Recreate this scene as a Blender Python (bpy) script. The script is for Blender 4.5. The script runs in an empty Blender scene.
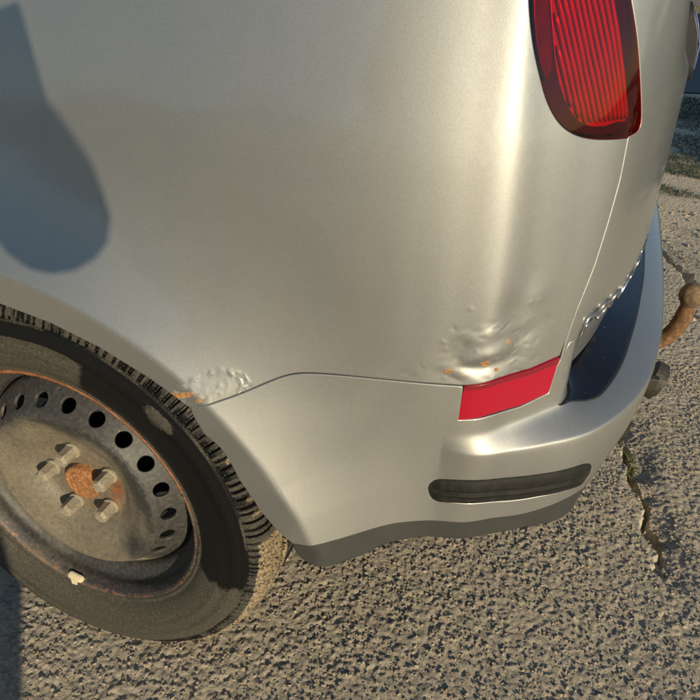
# Close view of the dented rear corner of a silver car on worn asphalt, in low warm sun.
import bpy, bmesh, math, random
import numpy as np
from mathutils import Vector, Matrix, noise
from mathutils.geometry import delaunay_2d_cdt

scene = bpy.context.scene
C = scene.collection
# ------------------------------------------------------------------ camera, sky, sun, exposure
CAM = np.array([.5903, -.5226, .9702]); YAW, PITCH, ROLL, FPX = -.3277, .5514, .0264, 658.0
cy, sy, cp, sp = math.cos(YAW), math.sin(YAW), math.cos(PITCH), math.sin(PITCH)
fwd = np.array([sy*cp, cy*cp, -sp]); rgt = np.array([cy, -sy, 0.]); upv = np.cross(rgt, fwd)
rr = math.cos(ROLL)*rgt+math.sin(ROLL)*upv; uu = -math.sin(ROLL)*rgt+math.cos(ROLL)*upv
cam = bpy.data.objects.new('camera', bpy.data.cameras.new('camera')); C.objects.link(cam); scene.camera = cam
cam.matrix_world = Matrix([[rr[0], uu[0], -fwd[0], CAM[0]], [rr[1], uu[1], -fwd[1], CAM[1]], [rr[2], uu[2], -fwd[2], CAM[2]], [0, 0, 0, 1]])
cam.data.sensor_width = 36; cam.data.lens = 36*FPX/700; cam.data.clip_start = .02; cam.data.clip_end = 2000

SUN_EL, SUN_AZ = math.radians(15), math.radians(-47)      # the sun stands towards (cos az, sin az)
sunv = Vector((math.cos(SUN_AZ)*math.cos(SUN_EL), math.sin(SUN_AZ)*math.cos(SUN_EL), math.sin(SUN_EL)))
world = bpy.data.worlds.new('World'); scene.world = world; world.use_nodes = True
wn = world.node_tree; bg = wn.nodes['Background']
sky = wn.nodes.new('ShaderNodeTexSky'); sky.sky_type = 'NISHITA'; sky.sun_disc = False
sky.sun_elevation = SUN_EL; sky.sun_rotation = math.radians(90)-SUN_AZ
sky.air_density = 1.0; sky.ozone_density = 2.0; sky.dust_density = .1; sky.altitude = 200
wn.links.new(sky.outputs[0], bg.inputs[0]); bg.inputs[1].default_value = .115
sun = bpy.data.objects.new('sun', bpy.data.lights.new('sun', 'SUN')); C.objects.link(sun)
sun.data.energy = 4.8; sun.data.angle = math.radians(.55); sun.data.color = (1, .865, .62)
sun.rotation_euler = sunv.to_track_quat('Z', 'Y').to_euler(); sun.location = (6, -7, 3)
scene.view_settings.view_transform = 'Standard'; scene.view_settings.look = 'None'
scene.view_settings.gamma = 1; scene.view_settings.exposure = .10
scene.render.engine = 'CYCLES'
rng = np.random.default_rng(7); random.seed(7)

# ------------------------------------------------------------------ shape of the bodywork
def smooth(a,b,x):
    t=np.clip((np.asarray(x,float)-a)/(b-a),0,1); return t*t*(3-2*t)
# plan outline of the bodywork, hub centre of the rear wheel is the origin, +x rearward, +y across the car
_PP=np.array([(-3.6,.16),(-3.2,.04),(-2.6,-.015),(-2.,-.03),(-1.4,-.034),(-.8,-.034),(-.3,-.034),(0,-.034),(.2,-.034),(.35,-.030),(.45,-.0215),(.51,-.0095),(.546,.0025),(.572,.0275),(.598,.0545),(.630,.0925),(.659,.162),(.682,.28),(.694,.45),(.700,.66),(.702,.88)])
def _cr(P,n=60):
    out=[]
    for i in range(len(P)-1):
        p0=P[max(i-1,0)];p1=P[i];p2=P[i+1];p3=P[min(i+2,len(P)-1)]
        # centripetal
        d1=np.linalg.norm(p2-p1)**.5; d0=max(np.linalg.norm(p1-p0)**.5,1e-6) if i>0 else d1; d2=np.linalg.norm(p3-p2)**.5 if i+2<len(P) else d1
        m1=(p1-p0)/d0-(p2-p0)/(d0+d1)+(p2-p1)/d1 if i>0 else (p2-p1)/d1
        m2=(p2-p1)/d1-(p3-p1)/(d1+d2)+(p3-p2)/d2 if i+2<len(P) else (p2-p1)/d1
        m1=m1*d1;m2=m2*d1
        t=np.linspace(0,1,n,endpoint=False)[:,None]
        out.append((2*t**3-3*t**2+1)*p1+(t**3-2*t**2+t)*m1+(-2*t**3+3*t**2)*p2+(t**3-t**2)*m2)
    out.append(P[-1:]); return np.vstack(out)
_C=_cr(_PP); _S=np.r_[0,np.cumsum(np.linalg.norm(np.diff(_C,axis=0),axis=1))]
_S-=np.interp(0,_C[:700,0],_S[:700])     # s = 0 above the hub
_k=np.ones(17)/17
_g=np.linspace(_S[0],_S[-1],6000)
_T=np.stack([np.gradient(np.interp(_g,_S,_C[:,k]),_g) for k in(0,1)],1)
_T=np.stack([np.convolve(np.pad(_T[:,k],8,mode='edge'),_k,'valid') for k in(0,1)],1); _T/=np.linalg.norm(_T,axis=1)[:,None]
SMAX=_S[-1]
def plan(s):
    x=np.interp(s,_S,_C[:,0]);y=np.interp(s,_S,_C[:,1])
    tx=np.interp(s,_g,_T[:,0]);ty=np.interp(s,_g,_T[:,1])
    return x,y,ty,-tx     # position and outward normal
HUBZ=.298
_tz=np.array([0,.55,.62,.70,.78,.815,.85,.95,1.1,1.2]);_ta=np.array([0,0,1,2.2,4.5,6,10,12,14,16.])
_tg=np.linspace(0,1.3,800);_ti=-np.cumsum(np.tan(np.radians(np.interp(_tg,_tz,_ta))))*(_tg[1]-_tg[0])
def tumble(z): return np.interp(z,_tg,_ti)
def flare(x,z):
    x=np.asarray(x,float); z=np.asarray(z,float); r=np.hypot(x,z-HUBZ)
    rc=np.interp(np.degrees(np.arctan2(z-HUBZ,np.abs(x))),[14,22,28,50,62,82],[.409,.407,.4025,.399,.393,.3855]); t=np.clip((r-rc)/.185,0,1); g=np.where(t<.04,t*t/.08,t-.02)/.98; return .042*(1-g)**2.4
def gauss(u,v,u0,v0,a,b=None,ang=0):
    b=b or a; c,s=np.cos(ang),np.sin(ang); du=u-u0;dv=v-v0
    return np.exp(-((du*c+dv*s)/a)**2-((-du*s+dv*c)/b)**2)
DENTS=[]   # filled below: (s,z,rad_a,rad_b,angle,height)
def body(s,z,dents=True):
    s=np.asarray(s,float);z=np.asarray(z,float)
    x,y,nx,ny=plan(s)
    wr=smooth(.50,.85,s)
    o=tumble(z)*(1-.75*wr)-smooth(.74,.95,s)*.42*np.clip(np.asarray(z)-.862,0,1)+flare(x,z)*(1-smooth(.45,.6,s))
    o=o-smooth(.643,.696,s)*.025*(1-.6*smooth(.8,1.05,s))*(1-smooth(.575,.695,z))
    if dents:
        for (a,b,ra,rb,an,h) in DENTS: o=o+h*gauss(s,z,a,b,ra,rb,an)
    return np.stack([x+nx*o,y+ny*o,z],-1)
# bumper: profile parameter t from 0 (top, tucked behind the body) to 1 (bottom)
def _bsp(K,t):
    n=len(K); 
    Kp=[2*K[0]-K[1]]+list(K)+[2*K[-1]-K[-2]]
    u=np.clip(t,0,1)*(n-1); i=np.clip(np.floor(u).astype(int),0,n-2); f=u-i
    S=np.stack(Kp,0)                      # (n+2, ...) each broadcast to t's shape
    idx=lambda k: np.take_along_axis(S,(i+k)[None],0)[0]
    return ((1-f)**3*idx(0)+(3*f**3-6*f**2+4)*idx(1)+(-3*f**3+3*f**2+3*f+1)*idx(2)+f**3*idx(3))/6
def ledge(s): return .045*smooth(.516,.80,s)**.55
def bumper(s,t):
    s=np.asarray(s,float);t=np.asarray(t,float); s,t=np.broadcast_arrays(s,t)
    x,y,nx,ny=plan(s); z0=np.zeros_like(s)
    L=ledge(s); M=.045*smooth(.50,.80,s)**1.15; q=smooth(.50,.66,s); w=smooth(.635,.77,s); oa=-.060*smooth(.652,.735,s); zl=.542+.016*smooth(.5,.9,s)
    K_z=[.665+z0,.62+z0,zl+.026,zl+.018,zl+.009,zl+.0005,zl-.001,zl-.004,.50+z0,.44+z0,.38+z0,.33+z0,.285+z0,.255+z0]
    K_o=[oa,oa,oa,oa*.45,L*.50,L*.97,L+.001*q,L+.003*q,(L+M)/2+.006*q-.006*w,M+.006*q-.020*w,M+.003*q-.036*w,M-.003*q-.047*w,M-.010-.006*q-.055*w,M-.024-.016*q-.060*w]
    z=_bsp(K_z,t); o=_bsp(K_o,t)
    o=o+tumble(z)*(1-.75*smooth(.5,.85,s))
    f=flare(x,z)*(1-smooth(.45,.6,s))
    o=o+f
    return np.stack([x+nx*o,y+ny*o,z],-1)
# outlines on the bodywork: (distance round the body, height) or (distance, place down the bumper)
ARCH = [(0.0578, 0.6494), (0.1184, 0.64), (0.1749, 0.6234), (0.2285, 0.5994), (0.2684, 0.5765)]
BELT = [(0.2702, 0.5733), (0.2964, 0.5837), (0.3187, 0.5922), (0.346, 0.6065), (0.36, 0.6131), (0.3743, 0.6169), (0.3936, 0.6183), (0.4225, 0.6189), (0.4704, 0.6193), (0.5298, 0.6195)]
RTOP = [(0.5298, 0.6195), (0.567, 0.6236), (0.603, 0.6239), (0.64, 0.6288)]
HATCH = [(0.6408, 0.6309), (0.6433, 0.6473), (0.6494, 0.6787), (0.6615, 0.7204), (0.67, 0.7631), (0.6761, 0.7992), (0.6774, 0.8348)]
LB = [(0.6774, 0.8348), (0.6572, 0.8358), (0.6307, 0.838), (0.6084, 0.8448), (0.593, 0.8556), (0.5822, 0.8709), (0.5744, 0.8897), (0.5655, 0.9111), (0.5573, 0.9378)]
LR = [(0.6774, 0.8348), (0.6904, 0.8365), (0.6966, 0.8398), (0.6977, 0.8471), (0.6868, 0.8754), (0.6739, 0.9084), (0.6586, 0.9375)]
REFL_OUT = [(0.5317, 0.619), (0.5671, 0.623), (0.6032, 0.6233), (0.6376, 0.6277), (0.6443, 0.6218), (0.6426, 0.6008), (0.6378, 0.5876), (0.5986, 0.5829), (0.5615, 0.5842), (0.5293, 0.5796)]
BADGE_PTS = [(0.6656, 0.6605), (0.6864, 0.6809), (0.7153, 0.6999)]
TG_PTS = [(0.641, 0.5854), (0.6616, 0.6062), (0.7412, 0.5964), (0.7636, 0.611), (0.7503, 0.6571)]
BT = [(0.2727, 0.1543), (0.2964, 0.1354), (0.3187, 0.1197), (0.346, 0.0964), (0.36, 0.086), (0.3743, 0.08), (0.3936, 0.0778), (0.4225, 0.0768), (0.4704, 0.0761), (0.5288, 0.0761)]
RB = [(0.5285, 0.147), (0.5621, 0.1438), (0.5993, 0.1481), (0.6356, 0.1373)]
BARCH = [(0.2723, 0.1652), (0.2911, 0.5045), (0.3187, 0.6215), (0.341, 0.675), (0.3603, 0.7075), (0.3747, 0.7213)]
VT = [(0.3747, 0.7213), (0.406, 0.7169), (0.4272, 0.7104), (0.4677, 0.6919), (0.4926, 0.6883), (0.5339, 0.6853), (0.5775, 0.6866), (0.617, 0.6902), (0.6458, 0.6807), (0.6744, 0.6758), (0.7051, 0.6781), (0.7478, 0.6954)]
VB = [(0.3758, 0.7269), (0.38, 0.7437), (0.3889, 0.7546), (0.4022, 0.7579), (0.413, 0.7605), (0.4286, 0.7547), (0.4443, 0.746), (0.4693, 0.727), (0.4943, 0.7206), (0.5224, 0.7166), (0.5932, 0.7226), (0.6371, 0.7174), (0.6927, 0.7361), (0.7027, 0.7074), (0.7427, 0.7043)]
ST = [(0.5069, 0.6277), (0.5092, 0.6128), (0.5191, 0.6044), (0.5475, 0.5946), (0.5772, 0.6009), (0.6268, 0.6059), (0.6599, 0.6055), (0.6746, 0.6091), (0.6899, 0.6366), (0.6906, 0.6612), (0.6648, 0.659), (0.6461, 0.658), (0.6023, 0.6609), (0.5519, 0.6501), (0.522, 0.6512), (0.5122, 0.6451)]
PADP = [(0.6457, 0.1452), (0.6727, 0.2341), (0.6861, 0.2791), (0.7011, 0.2972), (0.7197, 0.2998), (0.7632, 0.2952), (0.8459, 0.2892), (0.951, 0.2917), (1.0229, 0.2975)]

# ------------------------------------------------------------------ helpers
def tag(o, label=None, cat=None, group=None, kind=None):
    for k, v in (('label', label), ('category', cat), ('group', group), ('kind', kind)):
        if v: o[k] = v
    return o
def mesh_from(name, V, F, mat=None, normals=None, smooth_=True, attrs=None):
    me = bpy.data.meshes.new(name)
    V = np.asarray(V, float)
    if isinstance(F, np.ndarray) and F.ndim == 2:
        n, k = F.shape
        me.vertices.add(len(V)); me.vertices.foreach_set('co', V.ravel().astype(np.float32))
        me.loops.add(n*k); me.loops.foreach_set('vertex_index', F.ravel().astype(np.int32))
        me.polygons.add(n); me.polygons.foreach_set('loop_start', (np.arange(n)*k).astype(np.int32))
        me.update(calc_edges=True)
    else:
        me.from_pydata([tuple(v) for v in V], [], [tuple(map(int, f)) for f in F]); me.update()
    me.polygons.foreach_set('use_smooth', np.full(len(me.polygons), bool(smooth_)))
    if attrs:
        for an, av in attrs.items():
            a = me.attributes.new(an, 'FLOAT', 'POINT'); a.data.foreach_set('value', np.asarray(av, np.float32))
    if mat: me.materials.append(mat)
    if normals is not None: me.normals_split_custom_set_from_vertices([tuple(n) for n in normals])
    return me
def link(name, me, parent=None):
    o = bpy.data.objects.new(name, me); C.objects.link(o)
    if parent: o.parent = parent
    return o
def empty(name, loc, parent=None):
    o = bpy.data.objects.new(name, None); C.objects.link(o); o.location = loc; o.empty_display_size = .1
    return o
def place(o, loc, parent=None):
    o.location = loc
    return o
class MB:
    """collects simple solids and links them as one mesh"""
    def __init__(s): s.v = []; s.f = []
    def add(s, V, F):
        n = len(s.v); s.v += [tuple(p) for p in V]; s.f += [tuple(i+n for i in f) for f in F]; return s
    def box(s, c, d, M=None):
        V = [Vector((x*d[0]/2, y*d[1]/2, z*d[2]/2)) for x in (-1, 1) for y in (-1, 1) for z in (-1, 1)]
        if M: V = [M @ v for v in V]
        V = [v+Vector(c) for v in V]
        return s.add(V, [(0, 1, 3, 2), (4, 6, 7, 5), (0, 4, 5, 1), (2, 3, 7, 6), (0, 2, 6, 4), (1, 5, 7, 3)])
    def tube(s, P, R, n=16, cap=True):
        P = [Vector(p) for p in P]; R = R if hasattr(R, '__len__') else [R]*len(P)
        V = []; F = []; ref = None
        for i, p in enumerate(P):
            d = (P[min(i+1, len(P)-1)]-P[max(i-1, 0)]).normalized()
            if ref is None: ref = Vector((0, 0, 1)) if abs(d.z) < .9 else Vector((1, 0, 0))
            a = (ref-d*ref.dot(d)).normalized(); b = d.cross(a); ref = a
            for k in range(n):
                t = 2*math.pi*k/n; V.append(p+a*math.cos(t)*R[i]+b*math.sin(t)*R[i])
        for i in range(len(P)-1):
            for k in range(n): F.append((i*n+k, i*n+(k+1) % n, (i+1)*n+(k+1) % n, (i+1)*n+k))
        if cap: F.append(tuple(range(n))[::-1]); F.append(tuple((len(P)-1)*n+k for k in range(n)))
        return s.add(V, F)
    def build(s, name, mat, parent=None, smooth_=False, bevel=0):
        me = mesh_from(name, s.v, s.f, mat, smooth_=smooth_)
        o = link(name, me, parent)
        if bevel:
            m = o.modifiers.new('bevel', 'BEVEL'); m.width = bevel; m.segments = 2; m.limit_method = 'ANGLE'
        return o
def lathe(name, prof, mat, parent=None, n=96, a0=0, a1=2*math.pi, axis_y=True, smooth_=True, fn=None, attr=None):
    """profile (r, y) turned about the y axis (or z)"""
    prof = np.array(prof, float); m = len(prof); full = abs(a1-a0-2*math.pi) < 1e-6
    A = np.linspace(a0, a1, n, endpoint=not full); Rr, AA = np.meshgrid(np.arange(m), A, indexing='xy')
    r = prof[:, 0][None, :].repeat(len(A), 0); y = prof[:, 1][None, :].repeat(len(A), 0); aa = A[:, None].repeat(m, 1)
    if fn: r, y = fn(r, y, aa)
    if axis_y: V = np.stack([r*np.cos(aa), y, r*np.sin(aa)], -1).reshape(-1, 3)
    else: V = np.stack([r*np.cos(aa), r*np.sin(aa), y], -1).reshape(-1, 3)
    i = np.arange(len(A) if full else len(A)-1)[:, None]; j = np.arange(m-1)[None, :]; i2 = (i+1) % len(A)
    F = np.stack([i*m+j, i*m+j+1, i2*m+j+1, i2*m+j], -1).reshape(-1, 4)
    attrs = {attr[0]: attr[1](r, y, aa).ravel()} if attr else None
    return link(name, mesh_from(name, V, F, mat, smooth_=smooth_, attrs=attrs), parent)
def inpoly(P, poly):
    x, y = P[:, 0], P[:, 1]; r = np.zeros(len(P), bool); q = np.asarray(poly); j = len(q)-1
    for i in range(len(q)):
        c = ((q[i, 1] > y) != (q[j, 1] > y))
        with np.errstate(divide='ignore', invalid='ignore'):
            r ^= c & (x < (q[j, 0]-q[i, 0])*(y-q[i, 1])/(q[j, 1]-q[i, 1]+1e-30)+q[i, 0])
        j = i
    return r
def resample(poly, h):
    """even points along a closed polygon, corners kept"""
    out = []; q = [np.array(a, float) for a in poly]
    for i in range(len(q)):
        a, b = q[i], q[(i+1) % len(q)]; hh = h(a, b) if callable(h) else h
        n = max(1, int(np.ceil(np.linalg.norm(b-a)/hh)))
        for k in range(n): out.append(a+(b-a)*k/n)
    return np.array(out)
def chaikin(P, n=2, closed=False):
    P = [np.array(p, float) for p in P]
    for _ in range(n):
        Q = [] if closed else [P[0]]
        for i in range(len(P) if closed else len(P)-1):
            a, b = P[i], P[(i+1) % len(P)]; Q += [a*.75+b*.25, a*.25+b*.75]
        if not closed: Q.append(P[-1])
        P = Q
    return [tuple(p) for p in P]
def dist_to(P, loop):
    d = np.full(len(P), 9.)
    a = loop; b = np.roll(loop, -1, 0)
    for k in range(len(a)):
        ab = b[k]-a[k]; L = ab@ab+1e-18; t = np.clip(((P-a[k])@ab)/L, 0, 1); d = np.minimum(d, np.hypot(*(P-a[k]-t[:, None]*ab).T))
    return d
def panel(name, F, poly, mat, parent=None, holes=(), h=.010, fine=(), hb=None, flange=.010, radius=.0015, off=0., flip=None, hs=(1., 1.), attr=None, gap=0.):
    """a sheet on the surface F(u, v) cut to a polygon in (u, v), its edges rolled over and turned in by a flange.
    fine = [(u0,u1,v0,v1,h)] denser fields; hs scales u and v so that spacing is even in metres."""
    sc = np.array(hs); hb = hb or h*.6
    def hfun(a, b):
        m = (a+b)/2; q = hb
        for (u0, u1, v0, v1, hh) in fine:
            if u0*sc[0] <= m[0] <= u1*sc[0] and v0*sc[1] <= m[1] <= v1*sc[1]: q = min(q, hh*1.2)
        return q
    def clean(q):
        q = [tuple(map(float, a)) for a in q]; return [a for i, a in enumerate(q) if math.hypot(a[0]-q[i-1][0], a[1]-q[i-1][1]) > 1e-5]
    poly = clean(poly); holes = [clean(q) for q in holes]
    loops = [resample(np.array(p)*sc, hfun) for p in [poly]+list(holes)]
    lo = loops[0].min(0); hi = loops[0].max(0)
    def grid(a, b, hh):
        X, Y = np.meshgrid(np.arange(a[0], b[0], hh), np.arange(a[1], b[1], hh*.87)); X = X+(np.arange(X.shape[0]) % 2)[:, None]*hh/2
        P = np.stack([X.ravel(), Y.ravel()], 1); return P+rng.uniform(-.04, .04, P.shape)*hh
    G = grid(lo, hi, h)
    parts = []; keep = np.ones(len(G), bool)
    for k, (u0, u1, v0, v1, hh) in enumerate(fine):
        bx = lambda P: (P[:, 0] > u0*sc[0]) & (P[:, 0] < u1*sc[0]) & (P[:, 1] > v0*sc[1]) & (P[:, 1] < v1*sc[1])
        keep &= ~bx(G); g = grid((max(u0*sc[0], lo[0]), max(v0*sc[1], lo[1])), (min(u1*sc[0], hi[0]), min(v1*sc[1], hi[1])), hh)
        for (a0, a1, b0, b1, _h) in fine[:k]:
            g = g[~((g[:, 0] > a0*sc[0]) & (g[:, 0] < a1*sc[0]) & (g[:, 1] > b0*sc[1]) & (g[:, 1] < b1*sc[1]))]
        parts.append((g, hh))
    parts.append((G[keep], h)); I = []
    for g, hh in parts:
        if not len(g): continue
        m = inpoly(g, loops[0])
        for l in loops[1:]: m &= ~inpoly(g, l)
        g = g[m]
        m = np.ones(len(g), bool)
        for l in loops:
            m &= dist_to(g, l) > hh*.3
        I.append(g[m])
    I = np.vstack(I) if I else np.zeros((0, 2))
    P = np.vstack(loops+[I]); E = []; n0 = 0; rings = []
    for l in loops:
        n = len(l); E += [(n0+i, n0+(i+1) % n) for i in range(n)]; rings.append(np.arange(n0, n0+n)); n0 += n
    o = delaunay_2d_cdt([Vector(map(float, p)) for p in P], E, [], 0, 1e-7)
    PV = np.array([tuple(v) for v in o[0]]); T = np.array([f for f in o[2] if len(f) == 3])
    cen = PV[T].mean(1); m = inpoly(cen, loops[0])
    for l in loops[1:]: m &= ~inpoly(cen, l)
    T = T[m]; orig = o[3]; mp = {}
    for i, oo in enumerate(orig):
        for k in oo: mp[k] = i
    UV = PV/sc; e = 2e-4
    def pos(U): return np.asarray(F(U[:, 0], U[:, 1]))
    B = pos(UV); Nn = np.cross(pos(UV+[e, 0])-pos(UV-[e, 0]), pos(UV+[0, e])-pos(UV-[0, e])); Nn /= np.linalg.norm(Nn, axis=1)[:, None]+1e-12
    if flip is None: flip = bool(np.mean(((B-np.array([-.5, .88, .6]))*Nn).sum(1)) < 0)
    if flip: Nn = -Nn
    B = B+Nn*off
    V = [B]; NR = [Nn]; FF = [T if not flip else T[:, ::-1]]; nv = len(B)
    UVs = [UV]
    for ri, ring in enumerate(rings):
        idx = np.array([mp[i] for i in ring]); n = len(idx)
        b = B[idx]; nn = Nn[idx]; tg = np.roll(b, -1, 0)-np.roll(b, 1, 0); tg /= np.linalg.norm(tg, axis=1)[:, None]+1e-12
        side = np.cross(tg, nn)
        area = .5*np.sum(P[ring][:, 0]*np.roll(P[ring][:, 1], -1)-np.roll(P[ring][:, 0], -1)*P[ring][:, 1])
        sg = 1 if area > 0 else -1
        if flip: sg = -sg
        if ri: sg = -sg
        side = side*sg
        rows = [(0, nn, 0)]
        r1 = b+side*radius*.7-nn*radius*.3; r2 = b+side*radius-nn*radius; r3 = r2-nn*max(flange-radius, .0005)
        ns = [(nn+side*.9), side, side]
        prev = idx
        for q, (rp, rn) in enumerate(zip((r1, r2, r3), ns)):
            rn = rn/(np.linalg.norm(rn, axis=1)[:, None]+1e-12)
            V.append(rp); NR.append(rn); UVs.append(UV[idx]); cur = np.arange(nv, nv+n); nv += n
            a, bb = prev, np.roll(prev, -1); c, d = np.roll(cur, -1), cur
            t1 = np.stack([a, d, bb], 1); t2 = np.stack([bb, d, c], 1)
            tt = np.vstack([t1, t2])
            if sg < 0: tt = tt[:, ::-1]
            # orientation check against the wanted normal is done below
            FF.append(tt); prev = cur
    V = np.vstack(V); NR = np.vstack(NR); T = np.vstack(FF)
    fn = np.cross(V[T[:, 1]]-V[T[:, 0]], V[T[:, 2]]-V[T[:, 0]]); bad = (fn*NR[T].sum(1)).sum(1) < 0
    T[bad] = T[bad][:, ::-1]
    at = attr(V, np.vstack(UVs)) if attr else None
    return link(name, mesh_from(name, V, T, mat, normals=NR, attrs=at), parent)

# ---- node helpers
def newmat(name):
    m = bpy.data.materials.new(name); m.use_nodes = True; nt = m.node_tree; return m, nt, nt.nodes['Principled BSDF']
def N(nt, typ, **k):
    n = nt.nodes.new('ShaderNode'+typ)
    for a, b in k.items():
        if a == 'ins':
            for i, v in b.items(): n.inputs[i].default_value = v
        else: setattr(n, a, b)
    return n
def coords(nt, kind='Object', scale=None):
    t = N(nt, 'TexCoord')
    if scale is None: return t.outputs[kind]
    m = N(nt, 'Mapping'); m.inputs['Scale'].default_value = scale; nt.links.new(t.outputs[kind], m.inputs[0]); return m.outputs[0]
def tex(nt, typ, vec, scale, detail=4, rough=.55, **k):
    n = N(nt, 'Tex'+typ, **k)
    nt.links.new(vec, n.inputs['Vector']); n.inputs['Scale'].default_value = scale
    if typ == 'Noise': n.inputs['Detail'].default_value = detail; n.inputs['Roughness'].default_value = rough
    return n
def ramp(nt, fac, stops, interp='LINEAR'):
    r = N(nt, 'ValToRGB'); r.color_ramp.interpolation = interp; e = r.color_ramp.elements
    while len(e) < len(stops): e.new(.5)
    for i, (p, c) in enumerate(stops):
        e[i].position = p; e[i].color = (*c, 1) if len(c) == 3 else c
    nt.links.new(fac, r.inputs[0]); return r.outputs[0]
def mixc(nt, fac, a, b, mode='MIX'):
    n = N(nt, 'Mix', data_type='RGBA', blend_type=mode)
    for s, i in ((fac, 0), (a, 6), (b, 7)):
        if hasattr(s, 'links') or isinstance(s, bpy.types.NodeSocket): nt.links.new(s, n.inputs[i])
        elif isinstance(s, (int, float)): n.inputs[i].default_value = s
        else: n.inputs[i].default_value = (*s, 1)
    return n.outputs[2]
def math_(nt, op, a, b=0., c=None):
    n = N(nt, 'Math', operation=op)
    for i, s in enumerate((a, b, c)):
        if s is None: continue
        if isinstance(s, bpy.types.NodeSocket): nt.links.new(s, n.inputs[i])
        else: n.inputs[i].default_value = s
    return n.outputs[0]
def bump(nt, h, strength=.3, dist=.001, normal=None):
    b = N(nt, 'Bump'); b.inputs['Strength'].default_value = strength; b.inputs['Distance'].default_value = dist
    nt.links.new(h, b.inputs['Height'])
    if normal is not None: nt.links.new(normal, b.inputs['Normal'])
    return b.outputs[0]
def attr(nt, name): a = N(nt, 'Attribute', attribute_name=name); return a.outputs['Fac']
def simple(name, col, rough=.5, metal=0., nscale=60, var=.25, bstr=.15, bdist=.0006, coat=0.):
    m, nt, b = newmat(name); v = coords(nt)
    n = tex(nt, 'Noise', v, nscale, 5)
    c = mixc(nt, n.outputs[0], [x*(1-var) for x in col], [min(1, x*(1+var)) for x in col]); nt.links.new(c, b.inputs['Base Color'])
    b.inputs['Roughness'].default_value = rough; b.inputs['Metallic'].default_value = metal; b.inputs['Coat Weight'].default_value = coat
    nt.links.new(bump(nt, n.outputs[0], bstr, bdist), b.inputs['Normal'])
    return m

# ------------------------------------------------------------------ materials
def make_paint():
    m, nt, b = newmat('silver_paint'); v = coords(nt)
    fl = tex(nt, 'Voronoi', v, 1150); fl.feature = 'F1'
    n1 = tex(nt, 'Noise', v, 700, 2); n2 = tex(nt, 'Noise', v, 9, 5, .6); n3 = tex(nt, 'Noise', coords(nt, scale=(1, 1, .18)), 26, 6, .65)
    sep = N(nt, 'SeparateColor'); nt.links.new(fl.outputs['Color'], sep.inputs[0])
    base = mixc(nt, sep.outputs[0], (.318, .318, .302), (.362, .362, .345))
    dust = math_(nt, 'MULTIPLY', ramp(nt, n3.outputs[0], [(.42, (0, 0, 0)), (.8, (1, 1, 1))]), .20)
    base = mixc(nt, dust, base, (.42, .37, .29))
    # rust: a per-vertex field broken up by noise
    rn = tex(nt, 'Noise', v, 260, 6, .7); ra = attr(nt, 'rust')
    rf = ramp(nt, math_(nt, 'ADD', ra, math_(nt, 'MULTIPLY', math_(nt, 'SUBTRACT', rn.outputs[0], .5), .9)), [(.42, (0, 0, 0)), (.56, (1, 1, 1))])
    rc = ramp(nt, tex(nt, 'Noise', v, 420, 4).outputs[0], [(.3, (.14, .055, .018)), (.52, (.38, .17, .05)), (.75, (.56, .34, .15))])
    # flaked lacquer round it
    fa = attr(nt, 'flake'); ff = ramp(nt, math_(nt, 'ADD', fa, math_(nt, 'MULTIPLY', math_(nt, 'SUBTRACT', tex(nt, 'Noise', v, 170, 6, .7).outputs[0], .5), 1.5)), [(.5, (0, 0, 0)), (.62, (1, 1, 1))])
    base = mixc(nt, math_(nt, 'MULTIPLY', ff, .30), base, (.66, .66, .64)); base = mixc(nt, rf, base, rc)
    nt.links.new(base, b.inputs['Base Color'])
    nt.links.new(math_(nt, 'MULTIPLY', math_(nt, 'SUBTRACT', 1., rf), .88), b.inputs['Metallic'])
    ro = math_(nt, 'ADD', .505, math_(nt, 'MULTIPLY', n2.outputs[0], .08)); ro = math_(nt, 'ADD', ro, math_(nt, 'MULTIPLY', rf, .4)); nt.links.new(ro, b.inputs['Roughness'])
    nt.links.new(math_(nt, 'MULTIPLY', math_(nt, 'SUBTRACT', 1., math_(nt, 'MAXIMUM', rf, math_(nt, 'MULTIPLY', ff, .6))), .85), b.inputs['Coat Weight']); b.inputs['Coat IOR'].default_value = 1.6
    nt.links.new(math_(nt, 'ADD', .05, math_(nt, 'MULTIPLY', n3.outputs[0], .10)), b.inputs['Coat Roughness'])
    nb = bump(nt, fl.outputs['Distance'], .05, .0004); h = math_(nt, 'ADD', math_(nt, 'MULTIPLY', rf, rn.outputs[0]), math_(nt, 'MULTIPLY', ff, .5))
    nb = bump(nt, n1.outputs[0], .05, .0004, nb); nb = bump(nt, h, .6, .0012, nb)
    nt.links.new(nb, b.inputs['Normal'])
    cb = bump(nt, tex(nt, 'Noise', v, 38, 3).outputs[0], .10, .0006); nt.links.new(bump(nt, h, .6, .0012, cb), b.inputs['Coat Normal'])
    return m
PAINT = make_paint()
BLACK = simple('black_plastic', (.018, .018, .019), .45, 0, 900, .3, .25, .0004)
VOID = simple('dark_cavity', (.008, .008, .008), .9, 0, 40, .3, .3, .001)
def make_valance():
    m, nt, b = newmat('grey_textured_plastic'); v = coords(nt)
    n = tex(nt, 'Noise', v, 30, 6); g = tex(nt, 'Noise', v, 1100, 2)
    c = mixc(nt, n.outputs[0], (.026, .0255, .024), (.048, .047, .043)); nt.links.new(c, b.inputs['Base Color'])
    b.inputs['Roughness'].default_value = .48; nt.links.new(bump(nt, g.outputs[0], .35, .0004), b.inputs['Normal']); return m
VAL = make_valance()
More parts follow.
